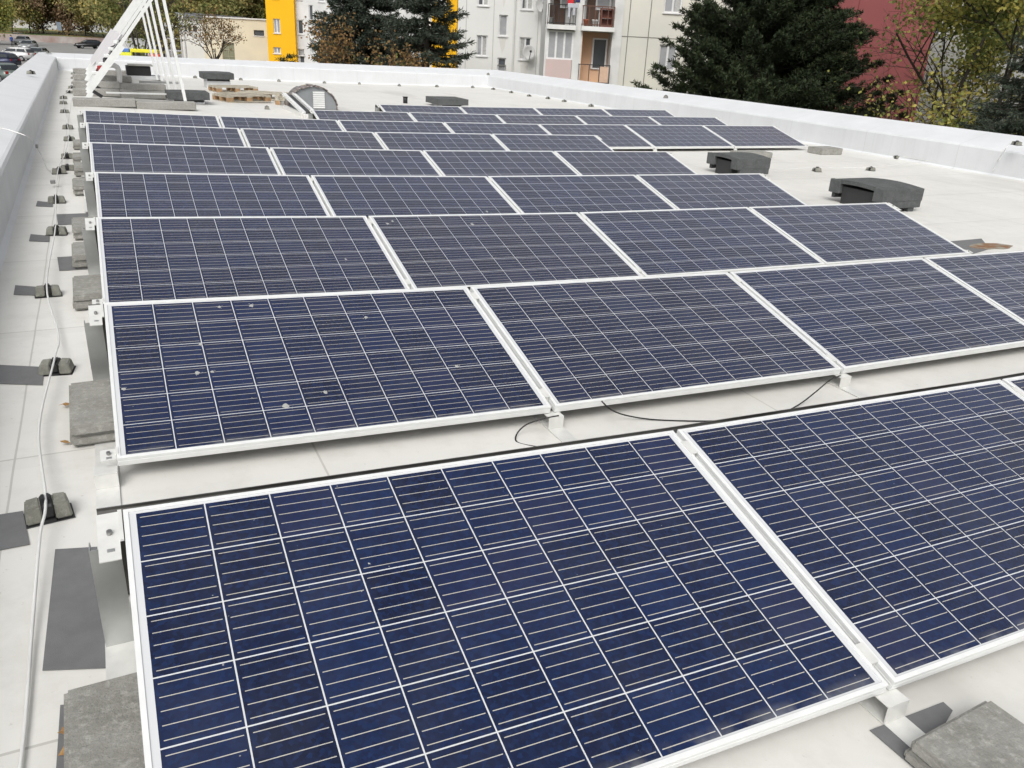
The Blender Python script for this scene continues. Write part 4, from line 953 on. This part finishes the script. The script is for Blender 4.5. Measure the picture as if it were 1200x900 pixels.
pineM = leafmat('pine_needles', [(.013, .020, .009), (.027, .039, .017), (.054, .070, .029)], .7, 0)
mapleM = leafmat('maple_leaves', [(.10, .14, .045), (.26, .28, .08), (.48, .42, .11), (.32, .17, .08)], .7, .35)
greenM = leafmat('olive_leaves', [(.08, .11, .035), (.16, .18, .055), (.26, .24, .08), (.22, .13, .06)], .8, .3)
rustM = leafmat('rusty_leaves', [(.13, .11, .05), (.22, .135, .055), (.29, .17, .07), (.12, .13, .05)], .8, .3)
oliveM = leafmat('park_leaves', [(.15, .17, .06), (.26, .24, .09), (.36, .29, .12), (.46, .34, .08)], .85, .2)
brownM = leafmat('brown_leaves', [(.19, .15, .09), (.30, .21, .13), (.36, .24, .15), (.25, .22, .11)], .85, .2)

def conifer(name, loc, H, Rad, mat, label, cat='conifer', kind='spruce', nb=170, z0=.6, zmax=None, sub=16, blades=11, bl=(.16, .30), bw=.018, seed=1, droop=.25, group=None, gaps=.15):
    rg = np.random.default_rng(seed); t = empty(name, loc, (0, 0, 0), label, cat, group)
    m = MB(); m.tube([(0, 0, 0), (.05, 0, H * .3), (0, .05, H * .7), (0, 0, H)], [H * .018, H * .014, H * .008, .02], 8)
    P, D, Tn = [], [], []
    for b in range(nb):
        s = rg.uniform(0, 1) ** 1.0; z = z0 + (H - z0) * s; 
        if zmax and z > zmax: continue
        az = rg.uniform(0, 2 * math.pi)
        prof = (1 - s) ** .8 if kind == 'spruce' else (1 - s) ** .78
        L_ = Rad * prof * rg.uniform(.72, 1.08) + .25
        if rg.uniform() < gaps: L_ *= .6
        dirx, diry = math.cos(az), math.sin(az); npt = 7; pts = []
        for q in range(npt + 1):
            f = q / npt
            zz = z + (-droop * L_ * f + droop * .9 * L_ * f * f if kind == 'spruce' else (.05 * f + .32 * f * f) * L_)
            pts.append(np.array((dirx * L_ * f, diry * L_ * f, zz)))
        m.tube([Vector(p_) for p_ in pts], [.035 * (1 - k / (npt + 1)) * H / 12 + .008 for k in range(npt + 1)], 4, cap=False)
        ct = rg.uniform(0, 1)
        for q in range(int(sub * L_ / Rad * 1.6) + 4):
            f = rg.uniform(.12, 1.0) ** .75; k = min(int(f * npt), npt - 1); base = pts[k] + (pts[k + 1] - pts[k]) * (f * npt - k)
            sd_ = 1 if rg.uniform() < .5 else -1; tw = (1 - f * .75) * L_ * .34 * rg.uniform(.4, 1)
            tdir = np.array((dirx * .8 - diry * sd_ * .75, diry * .8 + dirx * sd_ * .75, (-.22 if kind == 'spruce' else .35) + rg.normal() * .15)); tdir /= np.linalg.norm(tdir)
            if f > .93: tdir = np.array((dirx, diry, .1)); tw = .3
            if kind == 'pine':
                nbd = blades * 2; cen = base + tdir * tw; dd = rg.normal(size=(nbd, 3)) * .8 + tdir * .35 + np.array((0, 0, .45)); dd /= np.linalg.norm(dd, axis=1, keepdims=True)
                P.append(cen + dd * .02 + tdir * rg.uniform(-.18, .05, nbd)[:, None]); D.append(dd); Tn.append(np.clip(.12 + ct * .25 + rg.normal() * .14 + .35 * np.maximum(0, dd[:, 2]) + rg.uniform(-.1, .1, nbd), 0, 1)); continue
            nbd = max(4, int(blades * (.5 + tw * 1.2)))
            u = rg.uniform(0, 1, nbd)[:, None]; pp_ = base + tdir * tw * u + rg.normal(size=(nbd, 3)) * .03
            if kind == 'spruce':
                dd = tdir * .9 + rg.normal(size=(nbd, 3)) * .55
            else:
                dd = tdir * .5 + np.array((0, 0, .45)) + rg.normal(size=(nbd, 3)) * .55
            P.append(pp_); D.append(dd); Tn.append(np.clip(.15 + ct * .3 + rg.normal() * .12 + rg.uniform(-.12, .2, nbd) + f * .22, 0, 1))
    m.build('trunk', bark, t)
    P = np.concatenate(P); D = np.concatenate(D); Tn = np.concatenate(Tn); n = len(P)
    leafmesh('crown', P, D, rg.uniform(*bl, n), rg.uniform(.7, 1.3, n) * bw, Tn, mat, t)
    return t, n
def broadleaf(name, loc, H, mat, label, cat='tree', seed=1, spread=.55, nleaf=9000, ls=.07, depth=5, tr=.16, first=.3, leafy=1.0, group=None, clump=.35, trunks=1, tend=None, zl=.0, shape=1.0):
    rg = np.random.default_rng(seed); t = empty(name, loc, (0, 0, 0), label, cat, group); m = MB(); tips = []
    def grow(p, d, L_, r, lv):
        n = 4; pts = [p]; q = p.copy(); dd = d.copy()
        for k in range(n):
            dd = dd + rg.normal(size=3) * .10 + np.array((0, 0, .05)); dd /= np.linalg.norm(dd); q = q + dd * L_ / n; pts.append(q.copy())
        m.tube([Vector(x) for x in pts], [r * (1 - .45 * k / n) for k in range(n + 1)], 6 if lv < 2 else 4, cap=False)
        if lv >= 2:
            for x in pts[1:]: tips.append((x, lv))
        if lv < depth:
            nb_ = rg.integers(3, 5) if lv else 6
            for b in range(nb_):
                f = rg.uniform(first if lv == 0 else .35, 1.0); k = min(int(f * n), n - 1); bp = pts[k] + (pts[k + 1] - pts[k]) * (f * n - k)
                a = rg.normal(size=3); a -= dd * a.dot(dd); a /= np.linalg.norm(a); nd = dd * (1 - spread) + a * spread * rg.uniform(.9, 1.4) + np.array((0, 0, .08)); nd[2] *= shape; nd /= np.linalg.norm(nd)
                grow(bp, nd, L_ * rg.uniform(.52, .75), r * (.62 if b else .7) * (1 - .3 * f), lv + 1)
    for k in range(trunks):
        d0 = np.array((rg.normal() * .06 + (0 if trunks == 1 else .2 * math.cos(k * 2.2)), rg.normal() * .06 + (0 if trunks == 1 else .2 * math.sin(k * 2.2)), 1.0)); d0 /= np.linalg.norm(d0)
        grow(np.array((0., 0., 0.)), d0, H * .58, H * tr * .09, 0)
    m.build('trunk', bark, t)
    tp = np.array([x for x, l in tips]); idx = rg.integers(0, len(tp), nleaf); keep = rg.uniform(size=len(tp)) < leafy; idx = idx[keep[idx]]
    n = len(idx); P = tp[idx] + rg.normal(size=(n, 3)) * clump * .5; D = rg.normal(size=(n, 3)); D[:, 2] -= .3
    cl = (np.sin(tp[:, 0] * 1.3 + seed) + np.sin(tp[:, 1] * 1.7) + np.sin(tp[:, 2] * 1.5 + 2)) / 6 + .5
    Tn = np.clip(cl[idx] * .8 + rg.normal(size=n) * .17 + zl, 0, 1)
    leafmesh('crown', P, D, rg.uniform(.8, 1.4, n) * ls, rg.uniform(.35, .55, n) * ls, Tn, mat, t)
    return t
def gpt(px, d):
    """street-level spot seen at photo column px, d metres along the view"""
    v = ray(px, 60); p_ = CAM_P + v * d; return (p_.x, p_.y, GZ)
# spruces
conifer('spruce_tree', gpt(499, 41), 11.8, 2.8, spruceM, 'tall blue green spruce with long drooping branches in front of the yellow bay', seed=3, nb=330, sub=20, blades=12, z0=1.0, zmax=9.5, bw=.022, gaps=.35, droop=.4)
conifer('spruce_tree', gpt(427, 46), 12.5, 3.5, spruceM, 'broad dark spruce left of the taller drooping spruce', seed=5, nb=520, sub=22, blades=14, z0=.6, zmax=9.5, bw=.026, gaps=.05)
conifer('spruce_tree', gpt(1222, 24), 6.7, 2.2, spruceM, 'dark blue spruce cut off by the right edge of the photo', seed=9, nb=280, sub=20, blades=16, z0=.6, bw=.012, bl=(.1, .2))
conifer('pine_tree', gpt(900, 35), 10.1, 5.2, pineM, 'large dark bushy pine before the cream and red buildings', cat='conifer', kind='pine', seed=11, nb=520, sub=28, blades=13, z0=.8, zmax=9.0, bl=(.14, .25), bw=.021, gaps=.20)
conifer('juniper_shrub', gpt(336, 60), 3.3, 1.5, pineM, 'small dark green conifer bush below the yellow bay', cat='shrub', kind='spruce', seed=13, nb=60, sub=14, blades=12, z0=.2)
# rusty shrubs between the spruces
broadleaf('autumn_shrub', gpt(402, 41), 4.9, rustM, 'orange brown autumn shrub in front of the broad spruce', 'shrub', seed=21, nleaf=2600, ls=.13, depth=3, spread=.32, clump=.4, trunks=3, leafy=.5, zl=.05, tr=.12)
broadleaf('autumn_shrub', gpt(462, 39), 4.5, rustM, 'orange and olive autumn shrub between the two spruces', 'shrub', seed=24, nleaf=2600, ls=.13, depth=3, spread=.35, clump=.4, trunks=3, leafy=.6, zl=-.05, tr=.12)
broadleaf('autumn_shrub', gpt(436, 38), 3.9, greenM, 'olive green shrub low between the two orange shrubs', 'shrub', seed=27, nleaf=2600, ls=.13, depth=3, spread=.45, clump=.4, trunks=3, leafy=.7, tr=.12)
# maples on the right
broadleaf('maple_tree', gpt(1124, 30), 10.5, mapleM, 'maple with a slim dark trunk and sparse yellow leaves against the red gable', seed=31, nleaf=3600, ls=.13, depth=4, spread=.58, clump=.5, leafy=.42, tr=.105, first=.12, shape=.75)
broadleaf('maple_tree', gpt(1175, 28), 10, mapleM, 'denser yellow green maple left of the dark blue spruce', seed=37, nleaf=24000, ls=.14, depth=4, spread=.58, clump=.55, leafy=.75, tr=.11, first=.1, shape=.75, zl=-.05)
broadleaf('maple_tree', gpt(1235, 34), 11, mapleM, 'olive green maple at the right edge of the photo', seed=38, nleaf=26000, ls=.15, depth=4, spread=.6, clump=.6, leafy=.9, tr=.11, first=.1, zl=.0, shape=.8)
broadleaf('maple_shrub', gpt(1142, 26), 4.7, mapleM, 'low yellow green leafy growth under the two maples', 'shrub', seed=39, nleaf=5000, ls=.12, depth=3, spread=.65, clump=.45, leafy=.8, trunks=3, shape=.8)
# bare tree before the workshop
broadleaf('bare_tree', gpt(254, 60), 5.4, rustM, 'nearly bare small tree with a few rusty leaves before the low cream building', seed=41, nleaf=2600, ls=.13, depth=4, spread=.42, clump=.35, leafy=.35, tr=.2, first=.5)
broadleaf('bare_tree', gpt(172, 58), 8.5, greenM, 'dark trunked tree seen through the legs of the tilted frames', seed=43, nleaf=4000, ls=.15, depth=4, spread=.45, clump=.5, leafy=.6, tr=.16, first=.25, trunks=2)
# park trees far behind
protos = [broadleaf('park_tree', (0, 0, GZ), 11, mm, 'x', seed=50 + k, nleaf=15000, ls=.34, depth=4, spread=.58, clump=1.3, leafy=.9, tr=.12, first=.12, group=None) for k, mm in enumerate((oliveM, brownM, greenM, mapleM))]
spots = [(-12, 140, 3, 1.1, .9, 'golden yellow park tree at the far left edge'), (18, 172, 0, 1.25, 1.2, 'olive park tree above the person at the far left'), (39, 174, 2, 1.15, 1.1, 'green brown park tree behind the row of parked cars'), (55, 176, 1, 1.1, 1.1, 'brown park tree beside the white far building'), (84, 178, 1, 1.2, 1.3, 'bare brown park tree in front of the white far building'), (103, 176, 1, 1.15, 1.2, 'brown park tree left of the tilted frames'),
         (124, 172, 0, 1.1, 1.1, 'yellow brown park tree behind the pale sheets'), (147, 168, 2, 1.0, 1.0, 'green park tree behind the white rails'), (168, 118, 0, 1.0, 1.0, 'olive park tree behind the rear legs'), (192, 112, 2, 1.0, 1.1, 'green park tree left of the workshop'), (214, 108, 0, 1.05, 1.1, 'olive park tree above the grey workshop roof'), (238, 106, 1, 1.0, 1.1, 'reddish brown park tree above the workshop'), (262, 108, 0, 1.05, 1.2, 'olive park tree above the cream workshop roof'),
         (285, 106, 2, 1.05, 1.1, 'dark olive park tree right of the bare tree top'), (306, 104, 0, 1.0, 1.1, 'olive park tree beside the yellow bay'), (330, 112, 2, 1.1, 1.1, 'green park tree partly behind the yellow bay'), (5, 180, 0, 1.3, 1.2, 'park tree on the far slope at the left'), (72, 186, 0, 1.3, 1.2, 'distant park tree left of the far white building windows'), (130, 175, 2, 1.3, 1.3, 'distant green park tree beyond the retaining wall'), (165, 165, 0, 1.4, 1.4, 'distant olive park tree behind the frames'), (205, 160, 2, 1.4, 1.4, 'distant green park tree above the lattice ladder'), (250, 158, 0, 1.5, 1.4, 'distant olive park tree over the workshop'), (295, 158, 2, 1.5, 1.4, 'distant green park tree next to the yellow bay')]
usedp = set()
for k, (px, d, ty, s1, s2, lb) in enumerate(spots):
    o = protos[ty] if ty not in usedp else copy_tree(protos[ty]); usedp.add(ty)
    p_ = gpt(px, d); slope = 0 if p_[1] < 196 else min(2.6, 1.2 + (p_[1] - 200) * .009)
    o.location = (p_[0], p_[1], GZ + slope - .1); o.scale = (s2, s2, s1); o.rotation_euler.z = random.uniform(0, 6.28); tag(o, lb, 'tree', 'autumn trees in the park')

# ------------------------------------------------------------------ car park
tyre = simple('tyre', (.015, .015, .015), .85); rim = simple('rim', (.35, .36, .37), .35, .7); cglass = simple('car_glass', (.02, .025, .03), .08)
def car(loc, ang, col, label, kind='hatch', metal=.3):
    t = empty('parked_car', loc, (0, 0, R(ang)), label, 'car', 'cars parked on the asphalt'); paint = simple('car_paint', col, .28, metal, .05)
    L_, W_ = 4.3, 1.76
    # side outline (x forward, z up)
    low = [(-2.12, .32), (-2.16, .62), (-2.10, .92), (-1.6, .98), (-.9, 1.0), (.65, .98), (1.35, .90), (1.95, .76), (2.13, .55), (2.1, .30)]
    roof = [(-2.02, .95), (-1.75, 1.34), (-1.3, 1.45), (-.2, 1.47), (.25, 1.38), (.95, .97)] if kind != 'saloon' else [(-1.45, .98), (-1.0, 1.34), (-.6, 1.43), (.1, 1.44), (.45, 1.35), (1.1, .95)]
    m = MB(); bm = m.bm
    def loft(outline, w0, w1, zc_, zt_):
        ringL, ringR = [], []
        for x, z_ in outline:
            f = min(1, max(0, (z_ - zc_) / (zt_ - zc_))); hw = w0 + (w1 - w0) * f; ringL.append(bm.verts.new((x, -hw, z_))); ringR.append(bm.verts.new((x, hw, z_)))
        n = len(outline)
        for k in range(n): j = (k + 1) % n; bm.faces.new((ringL[k], ringL[j], ringR[j], ringR[k]))
        bm.faces.new(ringL[::-1]); bm.faces.new(ringR)
    loft(low, W_ / 2, W_ / 2 - .06, .6, 1.0); loft(roof, W_ / 2 - .07, W_ / 2 - .24, .95, 1.46)
    bmesh.ops.bevel(bm, geom=[e for e in bm.edges], offset=.035, segments=2, affect='EDGES', clamp_overlap=True)
    o = m.build('body', paint, t, smooth=True)
    r0, rN = roof, None
    def pane(name, pts):
        m = MB(); m.extrude([Vector(p_) for p_ in pts], (0, 0, .006)); m.build(name, cglass, t)
    (xf0, zf0), (xf1, zf1) = roof[-1], roof[-2]; (xb0, zb0), (xb1, zb1) = roof[0], roof[1]
    def lerp(a, b, s): return a + (b - a) * s
    for nm, (x0, z0_), (x1, z1_), off in (('windscreen', (xf0, zf0), (xf1, zf1), .03), ('rear_window', (xb0, zb0), (xb1, zb1), -.03)):
        P = []
        for s_, sg in ((.12, -1), (.12, 1), (.92, 1), (.92, -1)):
            z_ = lerp(z0_, z1_, s_); f = (z_ - .95) / .51; hw = (W_ / 2 - .07) - .17 * f - .07; P.append((lerp(x0, x1, s_) + off, sg * hw, z_ + .012))
        pane(nm, P)
    for sg in (-1, 1):
        for nm, xa, xb in (('side_window', xb1 + .05, (xb1 + xf1) / 2 - .04), ('side_window', (xb1 + xf1) / 2 + .04, xf1 + .1)):
            P = []
            for (x_, z_) in ((xa - (.12 if xa < -1 else 0), 1.03), (xb + (.22 if xb > 0 else 0), 1.03), (xb, 1.33), (xa, 1.33)):
                f = (z_ - .95) / .51; P.append(Vector((x_, sg * ((W_ / 2 - .07) - .17 * f + .006), z_)))
            m = MB(); m.extrude(P, (0, sg * .004, 0)); m.build(nm, cglass, t)
    for x_ in (-1.3, 1.35):
        for sg in (-1, 1):
            m = MB(); m.tube([(x_, sg * (W_ / 2 - .2), .31), (x_, sg * (W_ / 2 + .005), .31)], .31, 18); wo = m.build('wheel', tyre, t)
            m = MB(); m.tube([(x_, sg * (W_ / 2 + .006), .31), (x_, sg * (W_ / 2 + .016), .31)], .19, 12); m.build('rim', rim, wo)
    for sg in (-1, 1):
        m = MB(); m.box((2.02, sg * .62 - .17, .62), (2.14, sg * .62 + .17, .74), bevel=.02); m.build('headlight', simple('lamp_glass', (.6, .6, .6), .15), t)
        m = MB(); m.box((-2.17, sg * .68 - .11, .72), (-2.08, sg * .68 + .11, .92), bevel=.02); m.build('tail_light', simple('tail_red', (.28, .01, .01), .2), t)
        m = MB(); m.box((.62, sg * .93 - .08, .98), (.74, sg * .93 + .08, 1.1), bevel=.03); m.build('mirror', paint, t)
    return t
def gg(px, py): return at(px, py, z=GZ)
def va(extra=0): return math.degrees(math.atan2(.9, .15)) + extra
for (px, py, ang, col, lb, kd, mt_) in (
    (18, 71, 152, (.60, .60, .60), 'white car parked side on at the left edge of the photo', 'hatch', .1),
    (-4, 79, 150, (.03, .035, .07), 'dark blue car parked in front of the white car', 'hatch', .4),
    (6, 96, 118, (.14, .17, .16), 'grey green car nearest the roof edge at the left', 'saloon', .4),
    (46, 70, 255, (.30, .33, .32), 'grey car with a wide windscreen nearest in the middle parking row', 'saloon', .4),
    (34, 59, 258, (.33, .34, .34), 'silver grey car behind the nearest one in the middle parking row', 'hatch', .5),
    (27, 52.5, 258, (.45, .46, .47), 'light silver car farther back in the middle parking row', 'hatch', .4),
    (21, 47.5, 258, (.40, .41, .42), 'pale car farthest back in the middle parking row', 'hatch', .4),
    (104, 57, 200, (.02, .02, .022), 'black car parked beyond the pale sheets', 'hatch', .3)):
    p_ = gg(px, py); car((p_.x, p_.y, GZ), ang, col, lb, kd, mt_)
# white van-like box and coloured benches beyond the far parapet
p_ = gg(158, 70); t = empty('box_trailer', (p_.x, p_.y, GZ), rot_e(), 'white box trailer standing behind the tilted frames', 'trailer')
m = MB(); m.box((-2.4, 0, .55), (2.4, 2, 2.75), bevel=.05); m.build('box', upvc, t)
for x_ in (-.6, .5):
    for y_ in (-.06, 1.86): m = MB(); m.tube([(x_, y_, .33), (x_, y_ + .2, .33)], .33, 16); m.build('wheel', tyre, t)
m = MB(); m.box((2.4, .9, .5), (3.5, 1.1, .6)); m.build('drawbar', MT['dark_metal'], t)
for (q0, q1, py, col, lb) in ((141, 152, 58.5, (.09, .20, .50), 'blue painted board beyond the far parapet'), (153, 185, 59, (.75, .68, .03), 'long yellow painted board beyond the far parapet'), (141.5, 155, 63, (.75, .75, .05), 'short yellow painted board below the blue one'), (176, 188, 65, (.60, .10, .05), 'red painted board at the end of the long yellow one')):
    A = at(q0, py, d=45); B = at(q1, py + .4, d=45)
    t = empty('painted_bench', (A.x, A.y, GZ), (0, 0, math.atan2(B.y - A.y, B.x - A.x)), lb, 'play bench', 'painted play benches beyond the parapet'); Ln = (B - A).length; hz = A.z - GZ
    m = MB(); m.box((0, -.1, hz - .09), (Ln, .35, hz + .09), bevel=.02); m.build('board', simple('bench_paint', col, .5), t)
    for x_ in (.1, Ln - .1): m = MB(); m.box((x_ - .04, 0, 0), (x_ + .04, .2, hz - .092)); m.build('leg', MT['dark_metal'], t)
# blue sign board in the park
p_ = at(70, 36, y=207); t = empty('park_sign', (p_.x, p_.y, GZ + 1.2), (0, 0, 0), 'grey blue notice board standing on the park grass', 'sign')
m = MB(); m.box((-.42, 0, 1.0), (.42, .08, 2.6)); m.build('board', simple('sign_blue', (.22, .27, .33), .6), t); m = MB(); m.box((-.07, .02, 0), (.07, .06, .9)); m.build('post', MT['dark_metal'], t)

# ------------------------------------------------------------------ person in blue by the cars
def person(loc, ang, label):
    J = [(0, 0, .95), (0, 0, 1.12), (0, 0, 1.38), (0, 0, 1.50), (0, .02, 1.58), (0, .02, 1.70), (.18, 0, 1.42), (.25, .03, 1.15), (.24, .12, .92), (-.18, 0, 1.42), (-.25, -.02, 1.15), (-.25, .05, .90), (.10, 0, .90), (.12, .08, .50), (.12, .02, .08), (.12, .14, .04), (-.10, 0, .90), (-.12, -.06, .50), (-.12, -.18, .10), (-.12, -.06, .04)]
    Ed = [(0, 1), (1, 2), (2, 3), (3, 4), (4, 5), (2, 6), (6, 7), (7, 8), (2, 9), (9, 10), (10, 11), (0, 12), (12, 13), (13, 14), (14, 15), (0, 16), (16, 17), (17, 18), (18, 19)]
    Rr = [.15, .15, .16, .07, .085, .075, .08, .06, .04, .08, .06, .04, .10, .075, .05, .045, .10, .075, .05, .045]
    me = bpy.data.meshes.new('p'); me.from_pydata(J, Ed, []); o = bpy.data.objects.new('p', me); COL.objects.link(o); md = o.modifiers.new('s', 'SKIN'); sv = me.skin_vertices[0].data
    for k, r_ in enumerate(Rr): sv[k].radius = (r_, r_ * .8)
    sv[0].use_root = True; o.modifiers.new('u', 'SUBSURF').levels = 1
    dg = bpy.context.evaluated_depsgraph_get(); ev = o.evaluated_get(dg); m2 = bpy.data.meshes.new_from_object(ev); bpy.data.objects.remove(o)
    m2.materials.clear()
    for mm in (simple('blue_jacket', (.03, .07, .25), .8), simple('dark_trousers', (.02, .02, .025), .8), simple('skin', (.45, .27, .2), .6)): m2.materials.append(mm)
    for pl in m2.polygons: pl.material_index = 0 if .9 < pl.center.z < 1.52 else (1 if pl.center.z <= .9 else 2); pl.use_smooth = True
    p = bpy.data.objects.new('person', m2); COL.objects.link(p); p.location = loc; p.rotation_euler.z = R(ang); tag(p, label, 'person')
    m = MB(); bmesh.ops.create_icosphere(m.bm, subdivisions=2, radius=.105, matrix=Matrix.Translation((0, -.005, 1.71))); m.build('hair', simple('hair', (.02, .015, .01), .8), p, smooth=True)
p_ = gg(15, 55); person((p_.x, p_.y, GZ), 200, 'person in a blue jacket and dark trousers standing beside the parked cars')
